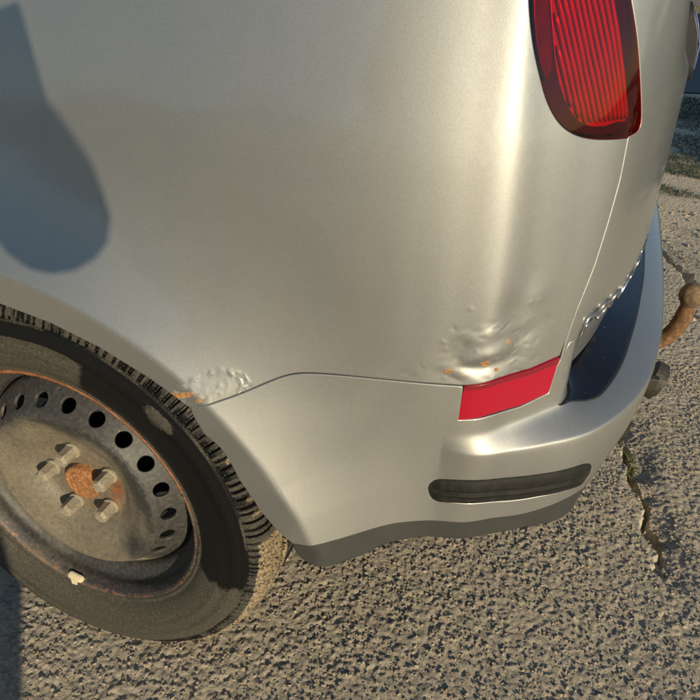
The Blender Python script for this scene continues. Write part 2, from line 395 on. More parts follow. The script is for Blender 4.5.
def make_strip():
    m, nt, b = newmat('worn_rub_plastic'); v = coords(nt)
    n = tex(nt, 'Noise', v, 85, 6, .7); g = tex(nt, 'Noise', v, 900, 2)
    c = ramp(nt, n.outputs[0], [(.35, (.009, .009, .008)), (.58, (.015, .0145, .012)), (.78, (.045, .040, .028))]); nt.links.new(c, b.inputs['Base Color'])
    b.inputs['Roughness'].default_value = .62; b.inputs['Specular IOR Level'].default_value = .22; nt.links.new(bump(nt, g.outputs[0], .7, .0006), b.inputs['Normal']); return m
STRIP = make_strip()
def make_pad():
    m, nt, b = newmat('glossy_black_pad'); v = coords(nt)
    n = tex(nt, 'Noise', v, 240, 5, .75); d = ramp(nt, n.outputs[0], [(.66, (0, 0, 0)), (.74, (1, 1, 1))])
    c = mixc(nt, d, (.006, .007, .010), (.22, .20, .17)); nt.links.new(c, b.inputs['Base Color'])
    nt.links.new(math_(nt, 'ADD', .12, math_(nt, 'MULTIPLY', d, .5)), b.inputs['Roughness'])
    nt.links.new(bump(nt, tex(nt, 'Noise', v, 30, 3).outputs[0], .12, .0008), b.inputs['Normal']); return m
PAD = make_pad()
def make_rubber():
    m, nt, b = newmat('tyre_rubber'); v = coords(nt)
    n = tex(nt, 'Noise', v, 22, 8, .65); f = tex(nt, 'Noise', v, 320, 5, .7)
    mud = attr(nt, 'mud'); k = math_(nt, 'ADD', mud, math_(nt, 'MULTIPLY', math_(nt, 'SUBTRACT', n.outputs[0], .5), .55))
    k = math_(nt, 'ADD', k, math_(nt, 'MULTIPLY', math_(nt, 'SUBTRACT', f.outputs[0], .5), .25))
    mk = ramp(nt, k, [(.43, (0, 0, 0)), (.57, (1, 1, 1))])
    rc = mixc(nt, f.outputs[0], (.003, .003, .003), (.007, .007, .0065))
    mc = ramp(nt, f.outputs[0], [(.3, (.030, .027, .021)), (.55, (.062, .056, .043)), (.8, (.13, .115, .088))])
    gk = ramp(nt, attr(nt, 'grit'), [(.45, (0, 0, 0)), (.62, (1, 1, 1))]); gk = math_(nt, 'MULTIPLY', gk, ramp(nt, f.outputs[0], [(.4, (0, 0, 0)), (.55, (1, 1, 1))]))
    c = mixc(nt, mk, rc, mc); c = mixc(nt, gk, c, (.33, .25, .15)); nt.links.new(c, b.inputs['Base Color'])
    b.inputs['Specular IOR Level'].default_value = .22; nt.links.new(math_(nt, 'ADD', .36, math_(nt, 'MULTIPLY', mk, .45)), b.inputs['Roughness'])
    nt.links.new(bump(nt, math_(nt, 'ADD', f.outputs[0], math_(nt, 'MULTIPLY', mk, .4)), .5, .0012), b.inputs['Normal']); return m
RUB = make_rubber()
def make_steel():
    m, nt, b = newmat('wheel_steel'); v = coords(nt)
    n = tex(nt, 'Noise', v, 16, 8, .62); f = tex(nt, 'Noise', v, 170, 6, .7); sp = tex(nt, 'Noise', v, 75, 4, .8)
    dk = ramp(nt, f.outputs[0], [(.3, (.014, .015, .017)), (.5, (.036, .036, .036)), (.75, (.085, .075, .058))])
    du = ramp(nt, f.outputs[0], [(.3, (.115, .096, .066)), (.5, (.165, .140, .098)), (.68, (.21, .18, .128)), (.82, (.30, .255, .18))])
    k = math_(nt, 'ADD', attr(nt, 'dust'), math_(nt, 'MULTIPLY', math_(nt, 'SUBTRACT', n.outputs[0], .5), 1.1))  # mask of dust, plus the shade painted on the disc
    c = mixc(nt, ramp(nt, k, [(.25, (.08, .08, .08)), (.75, (.95, .95, .95))]), dk, du)
    rk = math_(nt, 'ADD', attr(nt, 'rusty'), math_(nt, 'MULTIPLY', math_(nt, 'SUBTRACT', f.outputs[0], .5), 1.3))
    rmask = ramp(nt, rk, [(.46, (0, 0, 0)), (.66, (1, 1, 1))])
    rc = ramp(nt, sp.outputs[0], [(.3, (.10, .035, .014)), (.55, (.27, .10, .035)), (.75, (.42, .20, .085))])
    c = mixc(nt, rmask, c, rc)
    c = mixc(nt, ramp(nt, sp.outputs[0], [(.70, (0, 0, 0)), (.76, (1, 1, 1))]), c, (.42, .36, .27))
    nt.links.new(c, b.inputs['Base Color']); b.inputs['Metallic'].default_value = .1
    nt.links.new(math_(nt, 'ADD', .38, math_(nt, 'MULTIPLY', n.outputs[0], .35)), b.inputs['Roughness'])
    nt.links.new(bump(nt, f.outputs[0], .35, .0012), b.inputs['Normal']); return m
STEEL = make_steel()
BOLT = simple('dusty_bolt_steel', (.30, .255, .185), .6, .15, 260, .55, .5, .001)
def rusty(name, a, b_, c_, sc=150):
    m, nt, b = newmat(name); v = coords(nt); n = tex(nt, 'Noise', v, sc, 8, .7)
    nt.links.new(ramp(nt, n.outputs[0], [(.32, a), (.52, b_), (.7, c_)]), b.inputs['Base Color']); b.inputs['Roughness'].default_value = .85
    nt.links.new(bump(nt, n.outputs[0], .8, .002), b.inputs['Normal']); return m
RUST = rusty('orange_rust', (.05, .026, .013), (.16, .078, .030), (.28, .155, .065), 90)
HUBR = rusty('hub_rust', (.08, .032, .013), (.32, .135, .045), (.50, .26, .10), 200)
BALL = rusty('worn_ball_steel', (.06, .038, .022), (.15, .095, .050), (.26, .17, .09), 90)
WEIGHT = simple('chalky_weight', (.62, .52, .34), .7, 0, 300, .25, .5, .001)
SOCK = simple('grey_brown_plastic', (.040, .035, .026), .5, 0, 120, .5, .4, .0015)
CHROME = simple('chrome', (.50, .51, .52), .24, 1., 300, .08, .05, .0004)
def make_red(name, a, b_, ro=.25, coat=1., sc=900, hatch=0.):
    m, nt, b = newmat(name); v = coords(nt); n = tex(nt, 'Voronoi', v, sc); wave_ = tex(nt, 'Wave', coords(nt, scale=(1, 1, .45)), 190); wave_.bands_direction = 'DIAGONAL'
    c = mixc(nt, n.outputs[0], a, b_); nt.links.new(c, b.inputs['Base Color']); b.inputs['Roughness'].default_value = ro
    b.inputs['Coat Weight'].default_value = coat; b.inputs['Coat Roughness'].default_value = .04
    nt.links.new(bump(nt, math_(nt, 'ADD', math_(nt, 'MULTIPLY', n.outputs[0], .5), math_(nt, 'MULTIPLY', wave_.outputs[0], hatch)), .35, .0003), b.inputs['Normal']); return m
REFL = make_red('red_reflector', (.36, .0003, .020), (.30, .0002, .015), .3, .35, 900, 1.); DEEPRED = make_red('deep_red_edge', (.20, .001, .010), (.16, .001, .008), .3, .8, 700)
LENSRED = make_red('red_lens', (.52, .0004, .026), (.46, .0003, .020), .22, 0., 300); LENSRED.node_tree.nodes['Principled BSDF'].inputs['Metallic'].default_value = .35
MAROON = make_red('maroon_housing', (.035, .005, .008), (.020, .003, .005), .35, .3, 60)
POD = make_red('dark_red_pod', (.12, .003, .006), (.07, .002, .004), .3, .4, 60)
def make_cover():
    m = bpy.data.materials.new('tinted_cover'); m.use_nodes = True; nt = m.node_tree; nt.nodes.clear(); out = N(nt, 'OutputMaterial')
    t = N(nt, 'BsdfTransparent'); t.inputs[0].default_value = (.82, .09, .14, 1); g = N(nt, 'BsdfGlossy'); g.inputs['Roughness'].default_value = .03
    fr = N(nt, 'Fresnel'); fr.inputs[0].default_value = 1.5; mx = N(nt, 'MixShader')
    nt.links.new(fr.outputs[0], mx.inputs[0]); nt.links.new(t.outputs[0], mx.inputs[1]); nt.links.new(g.outputs[0], mx.inputs[2]); nt.links.new(mx.outputs[0], out.inputs[0]); return m
COVER = make_cover()
GLASS = simple('dark_window_glass', (.01, .012, .014), .04, 0, 5, .2, 0, .0001, 1.)

# ------------------------------------------------------------------ the car
car = tag(empty('car', (0, 0, 0)), 'silver hatchback with a dented, rusting rear corner and bare steel wheel', 'car')
def surf_full(F):
    def G(s, t):
        s = np.asarray(s, float); m = s > SMAX; q = np.where(m, 2*SMAX-s, s); P = F(q, np.asarray(t, float)); P = P.copy()
        P[..., 1] = np.where(m, 1.76-P[..., 1], P[..., 1]); return P
    return G
bodyF, bumperF = surf_full(body), surf_full(bumper)
R_ = random.Random(3)
# the crumpled area above the reflector: (s, z, half length, half width, angle, height)
DENTS += [(.548, .640, .030, .010, .20, -.0040), (.560, .652, .030, .009, .15, .0026), (.525, .634, .016, .007, -.3, .0022), (.585, .660, .020, .012, .5, -.0020),
          (.520, .655, .026, .013, .9, -.0016), (.572, .690, .018, .020, .2, -.0018), (.595, .705, .014, .014, .3, .0012), (.540, .672, .018, .008, .4, .0014),
          (.548, .70, .012, .07, -.06, .0006), (.585, .71, .018, .06, -.05, -.0005)]
for k in range(60):
    a, b_ = R_.gauss(.552, .030), R_.gauss(.653, .022)
    DENTS.append((a, max(b_, .627), R_.uniform(.002, .009), R_.uniform(.0016, .004), R_.uniform(-.8, .9), R_.choice([-1, -1, 1])*R_.uniform(.00012, .00042)))
for (a, b_, h_) in [(.5275, .7003, .00022), (.5898, .6991, .00028), (.599, .700, .00022), (.5628, .6799, .0002)]:
    DENTS.append((a, b_, .0026, .0024, 0, h_))
for k in range(120):                                              # blistered lacquer at the arch
    an = R_.uniform(0, 2*math.pi); rr_ = R_.choice([R_.uniform(.80, 1.0), R_.uniform(.80, 1.0), R_.uniform(.1, .8)])
    a, b_ = .2905+.036*rr_*math.cos(an), .5945+.020*rr_*math.sin(an)+.25*(.034*rr_*math.cos(an))
    edge_ = rr_ > .8
    DENTS.append((a, b_, R_.uniform(.0016, .0040), R_.uniform(.0014, .003), an+1.57+R_.gauss(0, .3), (R_.choice([-.6, 1, 1])*R_.uniform(.0002, .0005) if edge_ else R_.choice([-1, 1])*R_.uniform(.00005, .0002))))
DENTS.append((.2905, .5940, .030, .014, .25, .0011))
def ell(U, s0, z0, a, b, an=0.):
    c, s = math.cos(an), math.sin(an); du, dv = U[:, 0]-s0, U[:, 1]-z0
    return np.sqrt(((du*c+dv*s)/a)**2+((-du*s+dv*c)/b)**2)
def body_attrs(V, U):
    r = np.zeros(len(U))
    for (a, b_, q, w) in [(.549, .6425, .0042, .8), (.562, .6345, .003, .62), (.5145, .6345, .0036, .66), (.571, .663, .0032, .62), (.5275, .7003, .0016, .5), (.537, .6585, .0016, .5), (.556, .6435, .002, .5), (.5628, .6799, .0014, .45)]:
        r = np.maximum(r, w*np.exp(-(ell(U, a, b_, q*1.7, q*1.2)**2)))
    e = ell(U, .266, .5770, .026, .0125, .45)                       # rust ring at the arch edge
    ring = np.exp(-((e-.85)/.42)**2)
    th_ = np.arctan2(U[:, 1]-.576, U[:, 0]-.260); br = .60+.45*smooth(-.3, .8, -np.cos(th_))-.10*np.sin(th_*5); r = np.maximum(r, 1.08*ring*br*smooth(.305, .258, U[:, 0])+.36*ring*smooth(.27, .31, U[:, 0])); r = np.maximum(r, .66*np.exp(-ell(U, .250, .578, .007, .010)**2))
    r = np.maximum(r, .62*np.exp(-ell(U, .268, .5685, .013, .0042, .5)**2)); r = np.maximum(r, .60*np.exp(-ell(U, .282, .5850, .013, .0036, .5)**2))
    e2 = ell(U, .2905, .5925, .040, .021, .3); f = .50*np.exp(-((e2-.85)/.25)**2)
    return {'rust': r, 'flake': f}
# outlines in (distance round the body, height)
BELT = chaikin(BELT, 2); BT = chaikin(BT, 2)
ARCH_FRONT = [(-.22, .585), (-.16, .612), (-.10, .632), (-.03, .642)]
LIGHT_B = chaikin(LB, 2)+[(.545, .985), (.542, 1.05), (.543, 1.18), (.552, 1.215)]
LIGHT_R = chaikin(LR, 2)+[(.640, .985), (.628, 1.05), (.618, 1.18), (.605, 1.215)]
g1 = .0016
def shift(P, d): return [(a+d[0], b+d[1]) for a, b in P]
# left quarter panel
poly = ([(-.28, .53), (-.245, .562)]+ARCH_FRONT+ARCH+shift(BELT, (0, g1))+shift(RTOP[1:], (-g1, g1*1.6))
        +shift(HATCH[1:-1], (-g1, 0))+[(HATCH[-1][0]-g1, HATCH[-1][1]-.0015)]+shift(LIGHT_B[1:], (-.0014, -.0012))+[(.56, 1.22), (.50, 1.235), (-.62, 1.08), (-.62, .53)])
FINE = [(.495, .625, .610, .712, .0019), (.225, .345, .545, .625, .0017), (-.15, .50, .55, .80, .0044), (.505, .575, .93, 1.22, .0045)]
panel('quarter_panel', body, poly, PAINT, car, h=.011, hb=.007, fine=FINE, flange=.014, attr=body_attrs)
# tailgate, right across the car
S2 = 2*SMAX
def mir(P): return [(S2-a, b) for a, b in reversed(P)]
left = [(.6440, .5840), (.6428, .594), (HATCH[0][0]+g1, .6200)]+shift(HATCH[1:-1], (g1, 0))+[(HATCH[-1][0]+g1, HATCH[-1][1]-.0015)]+shift(LIGHT_R[1:], (.0012, 0))
bot = [(.66, .583), (.70, .586), (.78, .592), (.9, .600), (1.1, .603)]
tpoly = left+mir(left)+mir(bot)+bot[::-1]
panel('tailgate', bodyF, tpoly, PAINT, car, h=.014, hb=.008, flange=.016, attr=lambda V, U: {'rust': U[:, 0]*0, 'flake': U[:, 0]*0})
# right quarter panel (far side)
fpoly = mir(poly)
panel('quarter_panel', bodyF, fpoly, PAINT, car, h=.06, hb=.03, flange=.014, attr=lambda V, U: {'rust': U[:, 0]*0, 'flake': U[:, 0]*0})
# bumper cover
VT = [VT[0]]+chaikin(VT[1:10]+[(.74, .700), (.85, .706), (1.2, .706)], 2)
BARCH = BARCH[::-1][1:]
ST = chaikin(ST, 2, True)
top = shift(BT, (0, .0030))+RB+[(HATCH[0][0]-.0035, .118), (HATCH[0][0]-.001, .08), (.650, .04), (.70, .03), (1.0, .03)]
bpoly = top+mir(top)+[(S2-VT[0][0], VT[0][1])]+mir(VT)[:-1]+[]
bpoly = top+mir(top)+[(S2-a, b) for a, b in BARCH[::-1]]+[(S2-a, b) for a, b in VT]+VT[::-1]+BARCH
za = lambda V, U: {'rust': U[:, 0]*0, 'flake': U[:, 0]*0}
panel('bumper', bumperF, bpoly, PAINT, car, holes=[ST], hs=(1, .6), h=.010, hb=.006, fine=[(.44, .86, .12, .58, .0036), (.86, 1.4, .12, .58, .008), (.25, .46, 0, .9, .0042)], flange=.012, attr=za)
vb = chaikin(VB[:12]+[(.68, .730), (.74, .755), (.85, .775), (1.2, .785)], 1)
vpoly = shift(VT, (0, .0022))+[(S2-a, b+.0022) for a, b in reversed(VT)]+[(S2-a, b+.05) for a, b in vb]+[(a, b+(.05*float(smooth(.66, .9, a)))) for a, b in reversed(vb)]
def valF(s, t): return bumperF(s, t)
panel('lower_valance', valF, vpoly, VAL, car, hs=(1, .6), h=.012, hb=.006, flange=.03, radius=.004, off=-.0012)
# rub strip: a soft ridged bar in its recess
STc = np.array(ST); scx = STc.mean(0)
ins = lambda k, kt: [(scx[0]+(a-scx[0])*k, scx[1]+(b-scx[1])*kt) for a, b in ST]
su = [q for q in ST if q[1] < np.interp(q[0], [.50, .68], [ST[0][1], ST[0][1]-.02])]
def strip_lines():
    P = np.array(ST); xs = np.linspace(P[:, 0].min()+.012, P[:, 0].max()-.012, 9); up_, dn = [], []
    for x in xs:
        ys = []
        for i in range(len(P)):
            a, b = P[i], P[(i+1) % len(P)]
            if (a[0]-x)*(b[0]-x) <= 0 and a[0] != b[0]: ys.append(a[1]+(b[1]-a[1])*(x-a[0])/(b[0]-a[0]))
        up_.append(min(ys)); dn.append(max(ys))
    return xs, (np.array(up_)+np.array(dn))/2, float(np.mean(np.array(dn)-np.array(up_)))/2
STX, STY, STH = strip_lines()
def stripF(s, t):
    P = bumper(s, t); e = 1e-4; Nn = np.cross(bumper(s+e, t)-bumper(s-e, t), bumper(s, t+e)-bumper(s, t-e)); Nn /= np.linalg.norm(Nn, axis=-1)[..., None]
    if np.sum(Nn[..., 1]) > 0: Nn = -Nn
    cen = np.interp(s, STX, STY); v = (t-cen)/STH
    en = smooth(STX[0]-.012, STX[0]+.002, s)*smooth(STX[-1]+.012, STX[-1]-.002, s)
    o = -.0020+.0058*np.sqrt(np.clip(1-np.abs(v)**2.4, 0, 1))*(.35+.65*en)
    inn_ = smooth(STX[0], STX[0]+.003, s)*smooth(STX[-1], STX[-1]-.003, s)
    o = o-.0022*np.exp(-((v-.02)/.10)**2)*smooth(STX[0]-.008, STX[0], s)*smooth(STX[-1]+.006, STX[-1]-.004, s)
    o = o+.0007*np.exp(-((v-.22)/.09)**2)*inn_+.0006*np.exp(-((v-.74)/.09)**2)*inn_-.0006*np.exp(-((v-.48)/.10)**2)*inn_
    return P+Nn*o[..., None]
panel('rub_strip', stripF, ins(.994, .975), STRIP, car, hs=(1, .6), h=.0014, hb=.002, flange=.01, radius=.002)
# recess walls behind the strip and dark backing behind the shut lines
def inset(F, d):
    def G(s, t):
        P = F(s, t); e = 1e-4; Nn = np.cross(F(s+e, t)-F(s-e, t), F(s, t+e)-F(s, t-e)); Nn /= np.linalg.norm(Nn, axis=-1)[..., None]+1e-12
        c = np.array([-.5, .88, .6]); sg = np.sign(((P-c)*Nn).sum(-1)); return P-Nn*(sg*d)[..., None]
    return G
panel('strip_backing', inset(bumper, .0085), ins(1.06, 1.3), VOID, car, hs=(1, .6), h=.02, hb=.01, flange=.001)
shell = [(-.60, .66), (.04, .68), (.13, .665), (.22, .625), (.285, .60), (.36, .59), (.52, .58), (.74, .60), (.74, 1.2), (-.60, 1.05)]
panel('inner_shell', inset(lambda s, z: body(s, z, False), .022), shell, VOID, car, h=.05, hb=.03, flange=.001)
panel('inner_bumper', inset(bumperF, .020), [(.44, .14), (.47, .10), (.70, .10), (S2-.70, .10), (S2-.44, .14), (S2-.46, .56), (S2-.7, .56), (.9, .56), (.60, .54), (.46, .54)], VOID, car, hs=(1, .6), h=.03, hb=.02, flange=.001)
# black pad on the bumper's ledge, with the dark seams that cross it
PADP = PADP+[(1.1, .297), (1.2151, .298), (1.4, .298)]
PADP = chaikin([(.655, .215), (.668, .232)]+PADP[2:], 1)
padp = PADP+mir(PADP)+[(S2-.70, .21), (.80, .21), (.69, .205), (.665, .203)]
panel('bumper_pad', bumperF, padp, PAD, car, hs=(1, .6), h=.010, hb=.005, flange=.003, radius=.0012, off=.0028)
edge = [(a+.0035, b+.006) for a, b in PADP]+[(S2-a-.0035, b+.006) for a, b in reversed(PADP)]+[(S2-a+.004, b-.006) for a, b in PADP]+[(a-.004, b-.006) for a, b in reversed(PADP)]
panel('pad_edging', bumperF, edge, BLACK, car, hs=(1, .6), h=.01, hb=.005, flange=.002, radius=.001, off=.0016)
# reflector
RF = REFL_OUT
def reflF(s, z):
    P = body(s, z, False); x, y, nx, ny = plan(s); k = 0.*s
    return np.stack([P[..., 0]+nx*k, P[..., 1]+ny*k, P[..., 2]], -1)
rf = panel('reflector', reflF, RF, REFL, car, h=.0018, hb=.002, flange=.008, radius=.001, off=-.0006)
N4 = len(RF)
redge = [RF[0], RF[1], RF[2], RF[3], (RF[3][0]+.001, RF[3][1]-.0060), (RF[2][0], RF[2][1]-.0052), (RF[1][0], RF[1][1]-.0046), (RF[0][0]-.0008, RF[0][1]-.0042)]
panel('reflector_edge', lambda s, z: body(s, z, False), redge, DEEPRED, rf, h=.003, hb=.002, flange=.001, radius=.0006, off=.0005)
panel('reflector_tray', inset(lambda s, z: body(s, z, False), .006), [(.526, .572), (.527, .620), (.642, .637), (.640, .588)], BLACK, car, h=.02, hb=.01, flange=.004)
# tail light: housing, ribbed lens, side pod, tinted cover
def ribs(F, inn, first):
    mb = MB(); G = inset(F, .0044)
    def out(c, z): return c-.42*(z-.90)
    for c in np.arange(.50, .80, .0056 if first else .012):
        zz = np.arange(.846, 1.195, .0045); ss = out(c, zz)
        if not first: ss = S2-ss
        ok = inpoly(np.stack([ss, zz], 1), inn); runs = []
        for i in range(len(zz)):
            if ok[i]:
                if i and ok[i-1] and runs: runs[-1].append(i)
                else: runs.append([i])
        for r_ in runs:
            if len(r_) < 3: continue
            P = G(ss[r_], zz[r_]); R = [.0019+.00012*math.sin(.9*k+c*900) if 0 < k < len(r_)-1 else .0008 for k in range(len(r_))]
            mb.tube(P, R, 8)
    o = mb.build('lens_ribs', LENSRED, lamp, smooth_=True); o['kind'] = 'stuff'
def make_light(F, M, hh, first):
    out = M(LIGHT_B[:-1]+[(.56, 1.215), (.60, 1.215)]+LIGHT_R[1:-1][::-1])
    inn = [(0.6660, .8490), (0.6500, .8468), (0.6350, .8475), (0.6230, .8520), (0.6130, .8600), (0.6050, .8700), (0.5975, .8840), (0.5925, .9000), (0.5885, .9200), (0.5850, .9420), (0.5820, .985), (0.5800, 1.05), (0.5810, 1.17), (0.5880, 1.195), (0.6060, 1.195), (0.6120, 1.17), (0.6190, 1.05), (0.6290, .985), (0.6435, .9391), (0.6585, .9088), (0.6720, .8760), (0.6805, .8530), (0.6795, .8480)]
    pod = [(0.5830, .8860), (0.5775, .8930), (0.5715, .9080), (0.5665, .9300), (0.5620, .985), (0.5590, 1.05), (0.5590, 1.15), (0.5640, 1.185), (0.5720, 1.17), (0.5750, 1.05), (0.5775, .985), (0.5815, .9391), (0.5855, .9120), (0.5870, .8930)]
    if not first: inn, pod = M(inn), M(pod)
    h = panel('lamp_housing', inset(F, .0065), M([(0.6710, .8405), (0.6460, .8400), (0.6297, .8425), (0.6097, .8488), (0.5950, .8585), (0.5840, .8725), (0.5755, .8910), (0.5670, .912), (0.5605, .9387), (0.5540, .985), (0.5510, 1.05), (0.5520, 1.18), (0.5610, 1.212), (0.6060, 1.212), (0.6210, 1.18), (0.6310, 1.05), (0.6430, .985), (0.6575, .9391), (0.6725, .9088), (0.6850, .876), (0.6955, .8479), (0.6920, .8425)]) if not first else
              [(0.6710, .8405), (0.6460, .8400), (0.6297, .8425), (0.6097, .8488), (0.5950, .8585), (0.5840, .8725), (0.5755, .8910), (0.5670, .912), (0.5605, .9387), (0.5540, .985), (0.5510, 1.05), (0.5520, 1.18), (0.5610, 1.212), (0.6060, 1.212), (0.6210, 1.18), (0.6310, 1.05), (0.6430, .985), (0.6575, .9391), (0.6725, .9088), (0.6850, .876), (0.6955, .8479), (0.6920, .8425)], MAROON, lamp, h=hh*2, hb=hh, flange=.02)
    def lensF(s, z):
        P = inset(F, .0035)(s, z); q = np.where(s > SMAX, S2-s, s)
        ce = q+(z-.90)*.42; rib = np.abs(((ce/.0058) % 1)-.5)*2; step = ((z*1000) % 9 < 1.2)*0.
        x, y, nx, ny = plan(q); k = -.0026+0*s
        ny = np.where(s > SMAX, -ny, ny)
        return np.stack([P[..., 0]+nx*k, P[..., 1]+ny*k, P[..., 2]], -1)
    ribs(F, inn, first)
    panel('lens', lensF, inn, LENSRED, lamp, h=hh*2, hb=.003 if first else hh, flange=.004, radius=.0008)
    def podF(s, z):
        P = inset(F, .004)(s, z); q = np.where(s > SMAX, S2-s, s); c0 = np.interp(z, [.88, .93, .985, 1.2], [.578, .5675, .5635, .561]); k = .0035*np.clip(1-((q-c0)/.008)**2, 0, 1)
        x, y, nx, ny = plan(q); ny = np.where(s > SMAX, -ny, ny); return np.stack([P[..., 0]+nx*k, P[..., 1]+ny*k, P[..., 2]], -1)
    panel('side_pod', podF, pod, POD, lamp, h=hh*.8, hb=hh*.5, flange=.003, radius=.0008)
    panel('lamp_cover', F, out, COVER, lamp, h=hh*1.6, hb=hh*.9, flange=.003, radius=.0008, off=-.0004)
lamp = empty('tail_light', (0, 0, 0)); lamp.parent = car
make_light(lambda s, z: body(s, z, False), lambda P: P, .0035, True)
lamp = empty('tail_light', (0, 0, 0)); lamp.parent = car
make_light(surf_full(lambda s, z: body(s, z, False)), mir, .012, False)

# badge along the tailgate's lower edge, letters standing proud on its curved face
FONT = {'F': [[(0, 0), (0, 1), (1, 1)], [(0, .52), (.8, .52)]], 'O': [[(.25, 0), (0, .25), (0, .75), (.25, 1), (.75, 1), (1, .75), (1, .25), (.75, 0), (.25, 0)]],
        'C': [[(1, .15), (.75, 0), (.25, 0), (0, .25), (0, .75), (.25, 1), (.75, 1), (1, .85)]], 'U': [[(0, 1), (0, .25), (.25, 0), (.75, 0), (1, .25), (1, 1)]],
        'S': [[(0, .12), (.25, 0), (.75, 0), (1, .22), (.8, .48), (.2, .55), (0, .78), (.25, 1), (.75, 1), (1, .88)]], '-': [[(.15, .45), (.85, .45)]],
        'M': [[(0, 0), (0, 1), (.5, .35), (1, 1), (1, 0)]], 'A': [[(0, 0), (.5, 1), (1, 0)], [(.2, .35), (.8, .35)]], 'X': [[(0, 0), (1, 1)], [(0, 1), (1, 0)]]}
badge = empty('badge', (0, 0, 0)); badge.parent = car
def badge_z(s): return float(np.interp(s, [.66, .69, .72, .95, 1.4], [.640, .650, .652, .652, .652]))
cur = .668
for ch in 'FOCUS C-MAX':
    w = .0185 if ch != '-' else .012
    if ch == ' ': cur += .022; continue
    mb = MB()
    for st in FONT[ch]:
        P = []
        for (a, b_) in (resample(np.array(st+st[::-1][1:-1]), .2)[:] if False else st):
            s_ = cur+(a+.15*b_)*w; zz = badge_z(s_)+b_*.019; q = body(np.array([s_]), np.array([zz]), False)[0]; x_, y_, nx, ny = plan(s_)
            P.append(Vector((q[0]+nx*.0018, q[1]+ny*.0018, q[2])))
        mb.tube(P, .0012, 8)
    mb.build('letter', CHROME, badge, smooth_=True); cur += w+.0100

# number plate in its holder on the tailgate
def plateF(off): return inset(bodyF, off)
pz0, pz1, py0 = .828, .892, SMAX-.27
ph = panel('plate_holder', plateF(-.022), [(py0-.012, pz0-.012), (S2-py0+.012, pz0-.012), (S2-py0+.012, pz1+.012), (py0-.012, pz1+.012)], BLACK, car, h=.03, hb=.02, flange=.024, radius=.002)
WHITE = simple('plate_white', (.72, .73, .72), .3, 0, 60, .05)
BLUE = simple('plate_blue', (.10, .14, .30), .3, 0, 60, .1)
panel('number_plate', plateF(-.0245), [(py0+.045, pz0), (S2-py0, pz0), (S2-py0, pz1), (py0+.045, pz1)], WHITE, ph, h=.03, hb=.02, flange=.002, radius=.0005)
panel('country_band', plateF(-.0245), [(py0, pz0), (py0+.045, pz0), (py0+.045, pz1), (py0, pz1)], BLUE, ph, h=.03, hb=.02, flange=.002, radius=.0005)
# pressed swage line on the tailgate above the plate recess
def swF(s, z):
    P = bodyF(s, z); return P
# wheel ----------------------------------------------------------------------
wheel = empty('wheel', (0, 0, HUBZ)); wheel.parent = car
RO = .3130
def tread(r, y, a):
    u = a/(2*math.pi)*150; kk = np.floor(u); off_ = .10*np.sin(kk*2.3); pitch = u % 1
    lean = .35*np.clip((r-.29)/.02, 0, 1)*0
    sh = smooth(.2860, .2905, r)*(y < .09)
    gro = smooth(.21, .13, np.abs(pitch-.5+off_)); sipe = smooth(.05, .02, np.abs(pitch-.02))*smooth(.296, .300, r)
    return sh, gro, sipe
def tyre_fn(r, y, a):
    r = r.copy(); y = y.copy()
    sh, gro, sipe = tread(r, y, a)
    depth = .0048*gro+.0012*sipe
    r = r-depth*sh; y = y+depth*.8*sh*(r < .309)
    # concentric fine lines on the wall and rib at the shoulder
    w = smooth(.262, .266, r)*(1-smooth(.280, .284, r))*(y < .05)
    y = y-.00035*w*(np.abs(((a/(2*math.pi)*560) % 1)-.5) < .25)
    # flattened where it stands on the road
    z = r*np.sin(a); lim = -(HUBZ-.004); k = np.where(z < lim, lim/np.minimum(z, -1e-6), 1.)
    bulge = smooth(-.20, -.285, z)*smooth(.21, .25, r)*(1-smooth(.275, .30, r))*.006*(y < .05)
    return r*k, y-bulge
def tyre_mud(r, y, a):
    d = np.degrees(a); d = (d+180) % 360-180
    up = smooth(62, 76, d)*smooth(.268, .262, r)                       # dried mud above
    lo_ = smooth(-8, -22, d)+smooth(-170, -150, d)*0
    mid = smooth(48, 54, d)*(1-smooth(60, 66, d))*0
    m = np.maximum(up, np.maximum(lo_, smooth(.216, .211, r)*.8)); m = np.maximum(m, smooth(118, 135, np.abs(d)))
    pat = np.exp(-(((d-47)/7)**2+((r-.268)/.016)**2)); m = np.maximum(m, pat)
    m = m*.72+.02+.10*np.sin(r*900)*(m > .3)*(d < 0); m = np.where(r > .2835, .40, m); m = np.where((r > .2815) & (r < .2865), .44+.10*np.sin(d*.23), m)
    sh_, gro_, _s = tread(r+.004, y, a); kk = np.floor(a/(2*math.pi)*150)
    m = np.where(sh_ > .5, np.where(gro_ > .4, .02, .50+.12*np.sin(kk*1.7)+.10*np.sin(kk*.23+1)), m)
    m = np.where((r > .276) & (r < .2815) & (d > 10) & (d < 62), .05, m)
    return m
prof = [(.1985, .012), (.2035, .001), (.2065, -.0045), (.2085, -.0050), (.2100, -.0035), (.2125, -.0060), (.218, -.0105), (.226, -.0145), (.236, -.0170), (.246, -.0182), (.2475, -.0190), (.2490, -.0183),
        (.256, -.0180), (.262, -.0172), (.2632, -.0180), (.268, -.0168), (.274, -.0148), (.2795, -.0125), (.2825, -.0122), (.2842, -.0100)]
prof += [(.2842+(.3075-.2842)*math.sin(t)*1., -.0100+.026*(1-math.cos(t))) for t in np.linspace(.04, math.pi/2, 20)]
prof += [(.3085, .020), (.3095, .024), (.3105, .029), (.3110, .034), (.3115, .040), (.3045, .0405), (.3045, .048), (.3122, .0485), (.3128, .062), (.3130, .078), (.3130, .0805), (.3050, .081), (.3050, .090), (.3130, .0905), (.3128, .108), (.3120, .124), (.3050, .1245), (.3050, .132), (.3110, .1325), (.308, .150), (.297, .163), (.275, .172), (.245, .176), (.220, .170), (.205, .160), (.1985, .150)]
